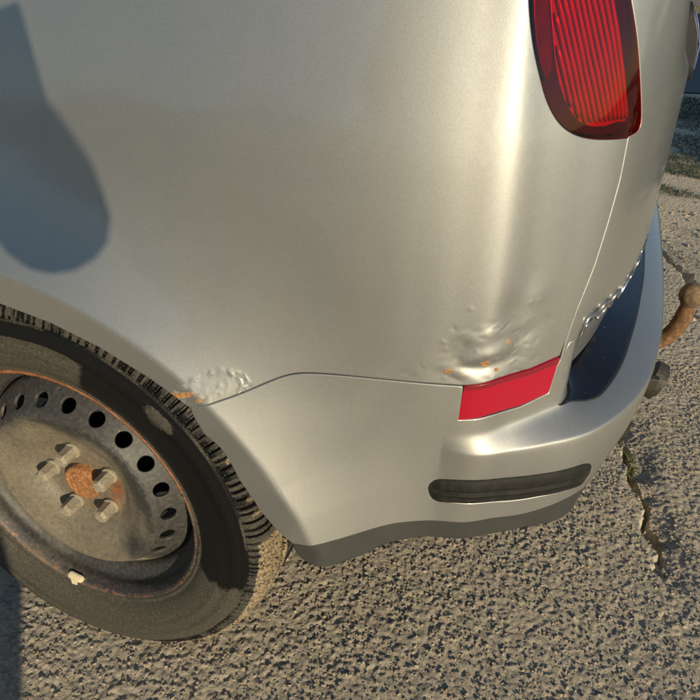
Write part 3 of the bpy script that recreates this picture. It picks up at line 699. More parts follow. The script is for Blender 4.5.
ty = lathe('tyre', prof, RUB, wheel, n=2400, fn=tyre_fn, attr=('mud', tyre_mud))
me = ty.data; co = np.empty(len(me.vertices)*3, np.float32); me.vertices.foreach_get('co', co); co = co.reshape(-1, 3)
rad = np.hypot(co[:, 0], co[:, 2]); an_ = np.degrees(np.arctan2(co[:, 2], co[:, 0]))
gr = (smooth(.292, .300, rad)*(co[:, 1] < .05)*(.34+.30*np.sin(an_*.35+1)*np.sin(an_*.83)+.75*smooth(6, -8, an_)))
a_ = me.attributes.new('grit', 'FLOAT', 'POINT'); a_.data.foreach_set('value', gr.astype(np.float32))
# steel rim: flange and barrel, turned
def rim_att(me_, dust, rst):
    c = np.empty(len(me_.vertices)*3, np.float32); me_.vertices.foreach_get('co', c); c = c.reshape(-1, 3)
    r = np.hypot(c[:, 0], c[:, 2]); a = np.degrees(np.arctan2(c[:, 2], c[:, 0]))
    for nm, f in (('dust', dust), ('rusty', rst)):
        q = me_.attributes.new(nm, 'FLOAT', 'POINT'); q.data.foreach_set('value', np.asarray(f(r, a, c), np.float32)*np.ones(len(c), np.float32))
rp = [(.2035, .0035), (.2052, .0010), (.2050, -.0020), (.2030, -.0038), (.2000, -.0030), (.1975, .0005), (.1955, .0050), (.1935, .0100), (.1925, .0150), (.1930, .0190), (.1920, .0230), (.1895, .0270), (.1855, .0310), (.1800, .0345), (.1755, .0390), (.1735, .0450), (.1730, .060), (.1740, .075), (.184, .085), (.188, .11), (.190, .150), (.199, .153), (.203, .156), (.2035, .153), (.1995, .149), (.1965, .140), (.192, .10), (.180, .072), (.178, .045), (.197, .02), (.2, .008), (.2035, .0035)]
rim = lathe('steel_rim', rp, STEEL, wheel, n=256)
rim_att(rim.data, lambda r, a, c: .30*smooth(-60, -110, a)+.0+.25*(r>.198), lambda r, a, c: .26+.26*smooth(.1995, .2025, r)*smooth(-10, 40, a)+.20*smooth(.190, .199, r))
# wheel disc, pressed, with 21 round holes
def disc_y(r): return np.interp(r, [0, .030, .060, .067, .073, .080, .088, .098, .110, .120, .127, .1325, .137, .1405, .144, .150, .158, .164, .168, .1705], [.0330, .0330, .0330, .0318, .0285, .0235, .0185, .0135, .0085, .0045, .0022, .0022, .0052, .0090, .0132, .0196, .0280, .0345, .0395, .0480])
def discF(u, w):
    r = np.hypot(u, w); y = disc_y(r)
    for k in range(5):
        a = math.radians(27+72*k); y = y-.0030*np.exp(-(((u-.054*math.cos(a))**2+(w-.054*math.sin(a))**2)/.0125**2)**2)
    aa = np.arctan2(w, u); y = y-.0030*smooth(.125, .105, r)*smooth(.066, .085, r)*np.cos(5*(aa-math.radians(63)))*.9
    return np.stack([u, y, w], -1)
circ = lambda cx_, cz_, r, n, k=1.: [(cx_+r*math.cos(2*math.pi*i/n), cz_+r*math.sin(2*math.pi*i/n)) for i in range(n)]
holes = []
for k in range(21):
    a = math.radians(15.3+360/21*k); cx_, cz_ = .148*math.cos(a), .148*math.sin(a)
    holes.append([(cx_+.0084*math.cos(t)*math.cos(a)-.0122*math.sin(t)*math.sin(a), cz_+.0084*math.cos(t)*math.sin(a)+.0122*math.sin(t)*math.cos(a)) for t in np.linspace(0, 2*math.pi, 20, endpoint=False)])
disc = panel('wheel_disc', discF, circ(0, 0, .1705, 160), STEEL, wheel, holes=holes+[circ(0, 0, .0285, 40)], h=.0026, hb=.005, flange=.004, radius=.0014, flip=False)
def dust_and_shade(r, a, c):
    up = smooth(-70, -30, a)*smooth(160, 120, a); k = smooth(.137, .085, r+.012*np.sin(a*.09)); m = (.05+.85*k)*up+(1-up)*.85; m = m-.35*np.exp(-((r-.100)/.012)**2)*smooth(-50, -20, a)*smooth(60, 20, a); return m  # valley's dark crescent at the right is shade painted as missing dust
rim_att(disc.data, dust_and_shade, lambda r, a, c: .05+.36*smooth(.078, .045, r)+.12*smooth(.166, .1705, r)+.32*np.exp(-((r-.060)/.016)**2)*smooth(-150, -20, a)*smooth(70, 10, a))
hubp = [(.0285, .040), (.0285, .0225), (.0270, .0200), (.0240, .0190), (.0215, .0200), (.0195, .0215), (.012, .0205), (.006, .0195), (.0, .0192)]
lathe('hub_cap', hubp, HUBR, wheel, n=48)
mb = MB()
for k in range(64):                                                 # square-section splash of brake parts behind the holes
    pass
dr = lathe('brake_drum', [(.0, .052), (.10, .052), (.116, .055), (.120, .062), (.122, .070), (.124, .115), (.10, .125), (0, .125)], VOID, wheel, n=64)
# one bolt, then its copies
def bolt_mesh():
    P = []; F = []; rings = [(0, .0125), (-.0030, .0125), (-.0040, .0102), (-.0245, .0100), (-.0280, .0084), (-.0287, .0074)]
    n = 24
    for j, (yy, r) in enumerate(rings):
        for k in range(n):
            a = 2*math.pi*k/n
            rr_ = r if j < 2 else r*(1/ math.cos(((a+math.pi/6) % (math.pi/3))-math.pi/6))*.93
            if j >= 4: rr_ = min(rr_, r*1.06)
            P.append((rr_*math.cos(a), yy, rr_*math.sin(a)))
    for j in range(len(rings)-1):
        for k in range(n): F.append((j*n+k, (j+1)*n+k, (j+1)*n+(k+1) % n, j*n+(k+1) % n))
    F.append(tuple((len(rings)-1)*n+k for k in range(n))[::-1])
    return mesh_from('wheel_bolt', P, F, BOLT, smooth_=False)
bm_ = bolt_mesh()
for k in range(5):
    o = link('wheel_bolt', bm_, wheel); a = math.radians(27+72*k); o.location = (.054*math.cos(a), .0300, .054*math.sin(a)); o.rotation_euler = (0, .3*k+.2, 0); o.scale = (1, 1.0+.05*math.sin(k*3), 1)
# balance weight clipped to the flange
def weight():
    mb = MB(); P = []
    a0 = math.radians(-101); n = 14; half = .0145
    V = []; F = []
    for i in range(n+1):
        t = i/n*2-1; a = a0+t*half/.198; th = .0036*(1-abs(t)**4)**.5+.0004; w = .0062*(1-abs(t)**5)**.5+.0004
        for (dr_, dy) in [(-w, -.0), (-w*.7, -th), (w*.5, -th*1.1), (w, -th*.3), (w, .003), (-w, .003)]:
            r = .1975+dr_; V.append((r*math.cos(a), .000+dy-.0005, r*math.sin(a)))
    for i in range(n):
        for k in range(6): F.append((i*6+k, i*6+(k+1) % 6, (i+1)*6+(k+1) % 6, (i+1)*6+k))
    F += [tuple(range(6))[::-1], tuple(n*6+k for k in range(6))]
    o = link('balance_weight', mesh_from('balance_weight', V, F, WEIGHT, smooth_=False), wheel)
    b = MB().box(Vector((.2035*math.cos(a0), -.0045, .2035*math.sin(a0))), (.010, .0018, .012)); 
    c = b.build('clip', WEIGHT, None); c.data.transform(Matrix.Identity(4)); 
    for v in c.data.vertices: o_ = v.co
    import bmesh as _b
    m = _b.new(); m.from_mesh(o.data); m.from_mesh(c.data); m.to_mesh(o.data); m.free(); bpy.data.objects.remove(c)
weight()
# wheel housing behind the arch and the arch's inner liner
def archr(a):      # radius of the opening, by angle at the hub
    return .352
lin = lathe('wheel_housing', [(.362, .030), (.385, .06), (.385, .30), (.10, .31), (0, .31)], VOID, car, n=60, a0=math.radians(2), a1=math.radians(178))
lin.location = (0, 0, HUBZ)
# tow bar and trailer socket
tow = empty('tow_bar', (0, 0, 0)); tow.parent = car
mb = MB(); P = [(.58, .88, .245), (.70, .88, .236), (.785, .88, .232), (.826, .88, .240), (.850, .88, .268), (.861, .88, .306), (.864, .88, .342)]
P = [Vector(p) for p in chaikin(P, 2)]
mb.tube(P, [.0175]*(len(P)-4)+[.0168, .0155, .0145, .0140], 20); mb.build('neck', RUST, tow, smooth_=True)
sp_ = [(0.0001, -.026), (.012, -.024), (.016, -.0235)]+[(.0265*math.cos(t), .0265*math.sin(t)) for t in np.linspace(-.95, 1.25, 16)]+[(.006, .0255), (0.0001, .0255)]
bo = lathe('tow_ball', sp_, BALL, tow, n=48, axis_y=False); bo.location = (.865, .88, .364); bo.rotation_euler = (0, .12, 0)
sk = MB(); ax = Vector((.93, -.10, -.30)).normalized(); c0 = Vector((.702, .490, .402)); sk.tube([c0, c0+ax*.062, c0+ax*.066, c0+ax*.082, c0+ax*.083, c0+ax*.0832], [.026, .0265, .0315, .0315, .0265, .0255], 28)
so = sk.build('trailer_socket', SOCK, tow, smooth_=False); 
sk2 = MB(); sk2.box(c0+ax*.070+Vector((-.004, -.030, .010)), (.020, .014, .022)); sk2.tube([c0+ax*.0832, c0+ax*.088], [.0262, .0235], 24); sk2.build('socket_cap', SOCK, tow, bevel=.002)
# the rest of the car, mostly outside the picture: side, door, windows, roof, floor
def upper():
    sec = lambda x: None
    xs = np.linspace(-2.35, .50, 40)
    V = []; F = []
    prof_ = [(0, 1.06), (.03, 1.10), (.10, 1.30), (.16, 1.46), (.24, 1.55), (.45, 1.605), (.88, 1.62)]
    prof_ = prof_+[(1.76-a, b_) for a, b_ in prof_[-2::-1]]
    m = len(prof_)
    for x in xs:
        fr = float(smooth(-2.35, -1.35, x)); bk = float(smooth(.50, .22, x))
        k = fr*bk
        for (y, z) in prof_:
            zz = 1.05+(z-1.05)*k; V.append((x-(.0 if bk > .99 else 0), y+.07 if y < .88 else y-.07, zz))
    for i in range(len(xs)-1):
        for j in range(m-1): F.append((i*m+j, i*m+j+1, (i+1)*m+j+1, (i+1)*m+j))
    return V, F
V, F_ = upper()
o = link('window_glass', mesh_from('window_glass', V, F_, GLASS), car)
doorp = [(-1.75, .30), (-.66, .30), (-.50, .36), (-.40, .50), (-.40, .545), (-.245, .5625), (-.285, .534), (-.40, .80), (-.63, 1.07), (-1.75, 1.05)]
panel('rear_door', body, [(-1.70, .30), (-.66, .30), (-.56, .36), (-.50, .45), (-.625, .53), (-.625, 1.075), (-1.70, 1.05)], PAINT, car, h=.05, hb=.02, flange=.012, attr=za)
panel('front_door', body, [(-2.75, .30), (-1.705, .30), (-1.705, 1.05), (-2.75, 1.0)], PAINT, car, h=.08, hb=.03, flange=.012, attr=za)
panel('front_wing', body, [(-3.4, .55), (-2.98, .60), (-2.755, .45), (-2.755, .995), (-3.4, .85)], PAINT, car, h=.08, hb=.03, flange=.012, attr=za)
panel('sill', body, [(-2.3, .20), (-.42, .20), (-.40, .296), (-2.3, .296)], VAL, car, h=.08, hb=.03, flange=.03)
mr = 13; rows = range(4, mr-5)
Vr = [(v[0], v[1], v[2]+.004) for v in V]; Fr = []
for i in range(8, 33):
    for j in range(4, 8): Fr.append((i*mr+j, i*mr+j+1, (i+1)*mr+j+1, (i+1)*mr+j))
link('roof', mesh_from('roof', Vr, Fr, PAINT, attrs={'rust': np.zeros(len(Vr)), 'flake': np.zeros(len(Vr))}), car)
MB().box((-1.4, .88, .72), (3.6, 1.50, .55)).build('floor_and_cabin', VOID, car)
MB().box((-.9, .88, .34), (2.9, 1.30, .20)).build('underbody', VOID, car)
MB().box((-3.05, .88, .80), (.9, 1.5, .30)).build('bonnet', PAINT, car, bevel=.06)
for (wx, wy) in ((-2.64, 0), (-2.64, 1.76), (0, 1.76)):
    w = empty('wheel', (wx, wy, HUBZ)); w.parent = car; 
    if wy: w.rotation_euler = (0, 0, math.pi)
    cheap = lathe('tyre', [(.2035, .0), (.218, -.012), (.25, -.018), (.285, -.011), (.305, .01), (.312, .04), (.312, .14), (.28, .17), (.21, .165)], RUB, w, n=64)
    d2 = link('wheel_disc', disc.data, w); r2 = link('steel_rim', rim.data, w)

# ------------------------------------------------------------------ ground
def hashr(ix, iy, k):
    n = (ix*374761393+iy*668265263+k*1274126177) & 0xffffffff; n = ((n ^ (n >> 13))*1274126177) & 0xffffffff; n = n ^ (n >> 16); return (n & 0xffff)/65535.
def worley(x, y, cell, k=0):
    ix = np.floor(x/cell).astype(np.int64); iy = np.floor(y/cell).astype(np.int64); best = np.full(x.shape, 9.); sec = np.full(x.shape, 9.); idv = np.zeros(x.shape)
    for dx in (-1, 0, 1):
        for dy in (-1, 0, 1):
            a = ix+dx; b = iy+dy; px = (a+hashr(a, b, k))*cell; py = (b+hashr(a, b, k+1))*cell; d = np.hypot(px-x, py-y)/cell
            h = hashr(a, b, k+2); m = d < best; sec = np.where(m, best, np.minimum(sec, d)); idv = np.where(m, h, idv); best = np.where(m, d, best)
    return best, sec, idv
def vnoise(x, y, cell, k=0):
    u = x/cell; v = y/cell; ix = np.floor(u).astype(np.int64); iy = np.floor(v).astype(np.int64); fx = u-ix; fy = v-iy; fx = fx*fx*(3-2*fx); fy = fy*fy*(3-2*fy)
    h = lambda a, b: hashr(ix+a, iy+b, k)
    return (h(0, 0)*(1-fx)+h(1, 0)*fx)*(1-fy)+(h(0, 1)*(1-fx)+h(1, 1)*fx)*fy
CRACKS = [([(.795, 1.05), (.808, .859), (.822, .80), (.826, .745), (.829, .691), (.852, .62), (.861, .551), (.878, .49), (.885, .46), (.905, .41), (.921, .377), (.932, .319), (.97, .24), (1.05, .15)], .0092, .034),
          ([(.86, 2.5), (.912, 2.196), (.955, 2.09), (.992, 1.999), (1.03, 1.93), (1.058, 1.80), (1.16, 1.70), (1.35, 1.62)], .016, .030)]
def crackd(x, y, P):
    d = np.full(x.shape, 9.); P = np.array(P)
    for k in range(len(P)-1):
        ab = P[k+1]-P[k]; L = ab@ab; t = np.clip(((x-P[k, 0])*ab[0]+(y-P[k, 1])*ab[1])/L, 0, 1); d = np.minimum(d, np.hypot(x-P[k, 0]-t*ab[0], y-P[k, 1]-t*ab[1]))
    return d
def asphalt_h(x, y):
    wx = x+.0045*(vnoise(x, y, .0055, 31)-.5)+.010*(vnoise(x, y, .017, 33)-.5); wy = y+.0045*(vnoise(x, y, .0055, 32)-.5)+.010*(vnoise(x, y, .017, 34)-.5)
    d1, e1, i1 = worley(wx, wy, .0088, 1); d2, e2, i2 = worley(wx, wy, .0058, 5); d3, e3, i3 = worley(wx, wy, .0195, 9)
    stone = np.sqrt(np.clip(1-(d1/.68)**2, 0, 1))*(i1 > .55)*(.4+.8*i1)
    fine = np.sqrt(np.clip(1-(d2/.62)**2, 0, 1))*(.3+i2)
    pit = np.clip(1-(d3/(.18+.26*((i3*7.3) % 1)))**2, 0, 1)*(i3 > .30)
    patch = vnoise(x, y, .11, 21)*.6+vnoise(x, y, .04, 22)*.4
    k = .45+.9*patch
    h = (.0015*stone*k+.0008*fine-.0015*pit*k)+.0011*(vnoise(x, y, .012, 24)-.5)+.0012*(vnoise(x, y, .004, 25)-.5)
    h = h+.010*(vnoise(x, y, .55, 41)-.5)+.004*(vnoise(x, y, .16, 42)-.5)
    sid = np.where(stone > .25, i1, np.where(fine > .5, i2*.5, 0.))
    for (P, w, dp) in CRACKS:
        if dp is None: continue
        d = crackd(x+.030*(vnoise(x, y, .045, 61)-.5)+.012*(vnoise(x, y, .015, 63)-.5), y+.030*(vnoise(x, y, .045, 62)-.5)+.012*(vnoise(x, y, .015, 64)-.5), P); ww = w*(.35+1.1*vnoise(x, y, .05, 51)+.35*vnoise(x, y, .012, 52)); g = smooth(ww, ww*.45, d); fd = smooth(.40, .56, y) if P[0][0] < .8 else 1.; g = g*fd; h = h-dp*g; sid = np.where(g > .3, 0, sid)
        h = h-.004*smooth(.05, .0, d)*vnoise(x, y, .02, 53)
        if P[0][0] < .8: xr = x-np.interp(y, [q[1] for q in P[::-1]], [q[0] for q in P[::-1]]); h = h-.016*smooth(.075, .0, xr)*(xr > 0)*smooth(.40, .50, y)*smooth(1.0, .85, y)*(.4+.8*vnoise(x, y, .03, 71))
    # slab on the far side of the crack sits a little lower by the broken edge
    return h-.004, sid
def axis(a, b, h, out_lo, out_hi, g=1.12):
    c = list(np.arange(a, b, h)); s = h; v = c[-1]
    while v < out_hi: s *= g; v += s; c.append(v)
    s = h; v = a; l = []
    while v > out_lo: s *= g; v -= s; l.append(v)
    return np.array(l[::-1]+c)
gx = axis(-.20, 1.22, .0027, -120, 160, 1.16)
gy = np.concatenate([axis(-.30, 1.30, .0027, -120, 1.3, 1.16)[:-1], 0*np.arange(0)])
gy = gy[gy < 1.30]; s_ = .0027; v_ = 1.30; ext = []
while v_ < 300: ext.append(v_); s_ *= (1.0035 if v_ < 3.2 else 1.12); v_ += s_
gy = np.array(list(gy)+ext)
X, Y = np.meshgrid(gx, gy); hh_, sid_ = asphalt_h(X.ravel(), Y.ravel()); hh_ = hh_.reshape(X.shape)
cx_ = np.gradient(gx)[None, :]; cy_ = np.gradient(gy)[:, None]; far = np.maximum(smooth(.0032, .010, cx_)+0*X, smooth(.006, .020, cy_)+0*X); base_ = (.010*(vnoise(X.ravel(), Y.ravel(), .55, 41)-.5)).reshape(X.shape)-.004; hh_ = hh_*(1-far)+base_*far; far = smooth(4., 12., np.hypot(X-.6, Y-.8)); hh_ = hh_*(1-far)-.004*far
under = smooth(.03, .0, np.hypot(np.maximum(np.abs(X)-.05, 0), np.maximum(np.abs(Y-.08)-.06, 0))); hh_ = np.minimum(hh_, hh_*(1-under)+under*0.0)
nearf = (np.gradient(gx)[None, :] < .004)*(np.gradient(gy)[:, None] < .006)
sid_ = sid_*nearf.ravel(); V = np.stack([X, Y, hh_], -1).reshape(-1, 3); nx_, ny_ = len(gx), len(gy)
i = np.arange(ny_-1)[:, None]; j = np.arange(nx_-1)[None, :]; F_ = np.stack([i*nx_+j, i*nx_+j+1, (i+1)*nx_+j+1, (i+1)*nx_+j], -1).reshape(-1, 4)
def make_asphalt():
    m, nt, b = newmat('worn_asphalt'); v = coords(nt)
    f = tex(nt, 'Noise', v, 420, 5, .7); big = tex(nt, 'Noise', v, 5, 5, .6); vo = tex(nt, 'Voronoi', v, 240)
    sep = N(nt, 'SeparateColor'); nt.links.new(vo.outputs['Color'], sep.inputs[0])
    mat_ = mixc(nt, big.outputs[0], (.47, .37, .245), (.58, .465, .315)); mat_ = mixc(nt, f.outputs[0], mat_, (.68, .56, .39))
    st = ramp(nt, attr(nt, 'stone'), [(0., (.44, .37, .26)), (.2, (.30, .265, .21)), (.4, (.50, .42, .31)), (.6, (.34, .30, .235)), (.72, (.56, .46, .33)), (.86, (.38, .33, .25)), (.94, (.48, .36, .23)), (1., (.55, .48, .38))], 'CONSTANT')
    on = ramp(nt, attr(nt, 'stone'), [(0., (0, 0, 0)), (.06, (1, 1, 1))])
    c = mixc(nt, math_(nt, 'MULTIPLY', on, .72), mat_, st); c = mixc(nt, math_(nt, 'MULTIPLY', sep.outputs[0], .28), c, (.33, .29, .22))
    nt.links.new(c, b.inputs['Base Color']); b.inputs['Roughness'].default_value = .82
    f2 = tex(nt, 'Noise', v, 1100, 3, .7); f3 = tex(nt, 'Noise', v, 150, 4, .6); h = math_(nt, 'ADD', math_(nt, 'MULTIPLY', f.outputs[0], .9), math_(nt, 'ADD', math_(nt, 'MULTIPLY', f2.outputs[0], .35), math_(nt, 'MULTIPLY', f3.outputs[0], .8)))
    nt.links.new(bump(nt, h, .7, .0030), b.inputs['Normal']); return m
ASPH = make_asphalt()
g = link('asphalt_ground', mesh_from('asphalt_ground', V, F_, ASPH, attrs={'stone': sid_})); tag(g, kind='structure')
# loose grit lying on the asphalt
def ico(sub):
    bm = bmesh.new(); bmesh.ops.create_icosphere(bm, subdivisions=sub, radius=1); v = np.array([tuple(q.co) for q in bm.verts]); f = np.array([[q.index for q in p.verts] for p in bm.faces]); bm.free(); return v, f
iv, jf = ico(1)
def grit(name, n, xr, yr, lo, hi, mat, pw=2.2):
    P = np.stack([rng.uniform(*xr, n), rng.uniform(*yr, n)], 1); h, _ = asphalt_h(P[:, 0], P[:, 1])
    r = lo+(hi-lo)*rng.random(n)**pw; cl = vnoise(P[:, 0], P[:, 1], .13, 77) > .14; P, h, r = P[cl], h[cl], r[cl]; n = len(P)
    W = iv[None]*(1+rng.uniform(-.28, .28, (n, len(iv), 1)))*rng.uniform(.65, 1.25, (n, 1, 3))*np.array([1, 1, .7]); a = rng.uniform(0, 6.28, n); ca, sa = np.cos(a)[:, None], np.sin(a)[:, None]
    W = np.stack([W[..., 0]*ca-W[..., 1]*sa, W[..., 0]*sa+W[..., 1]*ca, W[..., 2]], -1)*r[:, None, None]
    W += np.stack([P[:, 0], P[:, 1], h+r*.12], -1)[:, None]
    F = (jf[None]+(np.arange(n)*len(iv))[:, None, None]).reshape(-1, 3)
    o = link(name, mesh_from(name, W.reshape(-1, 3), F, mat, smooth_=False, attrs={'tone': np.repeat(rng.random(n), len(iv))}))
    return tag(o, kind='stuff')
def make_grit():
    m, nt, b = newmat('grit_stone'); v = coords(nt); f = tex(nt, 'Noise', v, 500, 4)
    c = ramp(nt, attr(nt, 'tone'), [(0, (.20, .18, .15)), (.22, (.42, .34, .24)), (.42, (.28, .245, .19)), (.58, (.52, .42, .29)), (.78, (.34, .28, .20)), (.92, (.62, .50, .36)), (.97, (.60, .34, .18))], 'CONSTANT')
    nt.links.new(mixc(nt, f.outputs[0], c, (.22, .19, .14)), b.inputs['Base Color']); b.inputs['Roughness'].default_value = .8; nt.links.new(bump(nt, f.outputs[0], .5, .001), b.inputs['Normal']); return m
GRIT = make_grit()
tag(grit('loose_grit', 56000, (-.14, 1.10), (-.26, 1.25), .0006, .0038, GRIT, 3.2), 'small grit and pebbles lying loose on the worn asphalt', 'grit')
tag(grit('rubble', 420, (.78, 1.5), (1.45, 3.0), .002, .012, GRIT, 2.4), 'crumbled asphalt rubble by the broken crack behind the car', 'rubble')
# weed tuft in the crack and grass farther off
def blades(name, pts, lo, hi, w, mat, lean=.5, seg=4):
    V = []; F = []; tone = []
    for (x, y, z) in pts:
        a = random.uniform(0, 6.283); L = random.uniform(lo, hi); ln = random.uniform(.15, lean)*L; dx, dy = math.cos(a), math.sin(a); t0 = random.random(); n0 = len(V); ww = w*random.uniform(.6, 1.2)
        for i in range(seg+1):
            t = i/seg; q = ww*(1-t)**.7+.0002; cx_ = x+dx*ln*t*t*1.4; cy_ = y+dy*ln*t*t*1.4; cz_ = z+L*t*(1-.35*t*lean)
            V += [(cx_-dy*q, cy_+dx*q, cz_), (cx_+dy*q, cy_-dx*q, cz_)]; tone += [t0, t0]
        for i in range(seg): F.append((n0+2*i, n0+2*i+1, n0+2*i+3, n0+2*i+2))
    return link(name, mesh_from(name, V, np.array(F), mat, attrs={'tone': tone}))
def make_grass(name, a, b_, c_):
    m, nt, b = newmat(name); nt.links.new(ramp(nt, attr(nt, 'tone'), [(0, a), (.5, b_), (1, c_)]), b.inputs['Base Color']); b.inputs['Roughness'].default_value = .6
    b.inputs['Transmission Weight'].default_value = 0.; return m
GREEN = make_grass('weed_green', (.08, .12, .02), (.15, .20, .03), (.28, .30, .07)); TURF = make_grass('turf_green', (.030, .050, .016), (.055, .075, .025), (.13, .12, .06)); DRY = make_grass('dry_turf', (.16, .17, .05), (.26, .24, .09), (.34, .28, .14))
random.seed(5)
tag(blades('weed', [(.832+random.gauss(0, .006), .742+random.gauss(0, .014), -.022) for _ in range(20)], .014, .034, .0014, GREEN, 1.1), 'small bright green weed growing out of the crack beside the bumper', 'weed')
def field(n, xr, yr, f): 
    out = []
    while len(out) < n:
        x, y = random.uniform(*xr), random.uniform(*yr)
        if f(x, y): out.append((x, y, -.012))
    return out
nz = lambda x, y, s: noise.noise(Vector((x*s, y*s, 3.1)))
tag(blades('grass', field(46000, (.90, 2.9), (2.75, 5.6), lambda x, y: nz(x, y, 3.)+.25*(y-2.75)+.02 > .0 and y > 2.85+.25*nz(x, y, 1.5)), .015, .05, .0024, TURF, 1.2, 3), 'dark green grass growing over the broken ground behind the car', 'grass', kind='stuff')
tag(blades('grass_tuft', field(500, (.98, 1.35), (1.85, 2.5), lambda x, y: nz(x, y, 6.) > .12), .01, .03, .0012, TURF, 1.2, 3), 'sparse grass shoots in the rubble along the far crack', 'grass', kind='stuff')
tag(blades('verge_grass', field(26000, (1.2, 5.), (12.4, 17.), lambda x, y: True), .03, .09, .006, DRY, 1.0, 2), 'yellow green verge grass beyond the far road', 'grass', kind='stuff')
SOIL = simple('dry_soil', (.115, .092, .062), .9, 0, 14, .45, 1., .01)
ROADM = simple('far_road_asphalt', (.085, .085, .09), .8, 0, 60, .3, .6, .003)
BARE = simple('bare_earth', (.20, .15, .10), .9, 0, 3, .4, 1., .02)
def sheet(name, pts, z, mat, kind='structure', n=24):
    o = link(name, mesh_from(name, [(x, y, z) for x, y in pts], [tuple(range(len(pts)))], mat)); return tag(o, kind=kind)
sheet('far_road', [(-8, 5.9), (-2, 5.75), (1.0, 5.7), (1.6, 5.85), (3, 5.8), (12, 6.0), (12, 11.6), (-8, 11.6)], .006, ROADM)
sheet('far_kerb_strip', [(-8, 11.7), (12, 11.7), (12, 12.3), (-8, 12.3)], .012, SOIL)
sheet('verge', [(-40, 12.3), (60, 12.3), (60, 17.2), (-40, 17.2)], .004, SOIL)
sheet('bare_ground', [(-60, 17.25), (80, 17.25), (80, 70), (-60, 70)], .010, BARE)

# ------------------------------------------------------------------ leafy hedgerow added to the right, out of view, to shade the far ground
LEAF, nt_, b__ = newmat('leaf_green'); nt_.links.new(ramp(nt_, attr(nt_, 'tone'), [(0, (.025, .05, .012)), (.5, (.05, .085, .02)), (1, (.10, .13, .035))]), b__.inputs['Base Color']); b__.inputs['Roughness'].default_value = .5
BARK = simple('bark', (.10, .07, .045), .9, 0, 30, .4, .8, .01)
def leaves(name, pts, size, parent=None):
    n = len(pts); P = np.array(pts); d = rng.normal(size=(n, 3)); d /= np.linalg.norm(d, axis=1)[:, None]; e = np.cross(d, rng.normal(size=(n, 3))); e /= np.linalg.norm(e, axis=1)[:, None]
    s = size*rng.uniform(.6, 1.3, (n, 1)); V = np.stack([P-d*s, P+e*s*.5, P+d*s, P-e*s*.5], 1).reshape(-1, 3); F = np.arange(4*n).reshape(-1, 4)
    return link(name, mesh_from(name, V, F, LEAF, smooth_=False, attrs={'tone': np.repeat(rng.random(n), 4)}), parent)
def added_hedge():
    n = 26000; t = rng.random(n); x = 3.25+.35*np.sin(t*7)*.3+rng.normal(0, .22, n); y = 1.55+t*12; z = rng.random(n)**.8*(1.15+.20*np.sin(y*2.1)+.12*np.sin(y*5.3))
    h = empty('added_hedge', (3.3, 7, 0)); 
    o = leaves('foliage', np.stack([x-3.3, y-7, z], 1), .055, h)
    for k in range(30): yy = -5.4+12*k/30; MB().tube([(0, yy, 0), (random.uniform(-.1, .1), yy, .5), (random.uniform(-.2, .2), yy+.1, .95)], [.02, .014, .006], 6).build('stem', BARK, h)
    tag(h, 'leafy green hedgerow added out of view right of the car to shade the far ground', 'added_hedge')
added_hedge()

# ------------------------------------------------------------------ the person taking the picture, behind the camera; the shadow of the arm falls on the car
def skin(name, joints, edges, root, mat, parent, sub=2):
    me = bpy.data.meshes.new(name); me.from_pydata([j[:3] for j in joints], edges, []); me.update(); o = link(name, me, parent)
    me.materials.append(mat)
    m = o.modifiers.new('skin', 'SKIN'); m.use_smooth_shade = True
    for i, j in enumerate(joints):
        r = j[3]; me.skin_vertices[0].data[i].radius = (r, r if len(j) < 5 else j[4]); me.skin_vertices[0].data[i].use_root = (i == root)
    s = o.modifiers.new('sub', 'SUBSURF'); s.levels = sub; s.render_levels = sub
    return o
JACK = simple('dark_blue_jacket', (.03, .04, .07), .8, 0, 200, .3, .4, .002); TROU = simple('dark_trousers', (.03, .03, .035), .8, 0, 300, .3, .4, .002); SKIN_ = simple('skin', (.50, .30, .21), .5, 0, 120, .12, .2, .001); HAIR = simple('brown_hair', (.05, .03, .02), .6, 0, 200, .4, .6, .003); SHOE = simple('dark_shoe', (.02, .02, .02), .5, 0, 90, .3)
person = empty('person', (.62, -1.14, 0)); tag(person, 'person behind the camera in a dark jacket, arm shadow on the car', 'person')
def wl(p): return (p[0]-.62, p[1]+1.14, p[2])
fw = Vector((-.32, .947, 0)); rt = Vector((.947, .32, 0))
def B(f, r, z, *rad): q = Vector((.62, -1.14, 0))+fw*f+rt*r; return (q.x-.62, q.y+1.14, z)+rad
HS = [(.865, -.865, 1.03), (.620, -.575, .925)]                    # right elbow, right wrist
def W(x, y, z, *rad): return (x-.62, y+1.14, z)+rad
# body with head, hands: one continuous skin mesh
J = [B(0, 0, .95, .12, .09), B(.02, 0, 1.12, .115, .08), B(.08, 0, 1.30, .17, .11), B(.12, 0, 1.38, .07, .07), B(.15, 0, 1.45, .052, .055), B(.19, 0, 1.54, .078, .095), B(.20, 0, 1.62, .075, .092),
     B(.09, .175, 1.33, .062), W(.880, -.880, 1.090, .050), W(.660, -.625, .942, .034), W(.608, -.556, .930, .044, .034),
     B(.09, -.175, 1.33, .062), W(.36, -.86, 1.02, .050), W(.50, -.67, 1.03, .034), W(.548, -.590, 1.062, .042, .034),
     B(0, .10, .88, .092), B(.03, .12, .50, .062), B(.0, .13, .10, .042), B(.12, .15, .045, .042, .034),
     B(0, -.10, .88, .092), B(.03, -.13, .50, .062), B(-.02, -.14, .10, .042), B(.10, -.18, .045, .042, .034)]
E_ = [(0, 1), (1, 2), (2, 3), (3, 4), (4, 5), (5, 6), (2, 7), (7, 8), (8, 9), (9, 10), (2, 11), (11, 12), (12, 13), (13, 14), (0, 15), (15, 16), (16, 17), (17, 18), (0, 19), (19, 20), (20, 21), (21, 22)]
skin('body', J, E_, 0, SKIN_, person)
def grow(j, k): return j[:3]+tuple(r+k for r in j[3:])
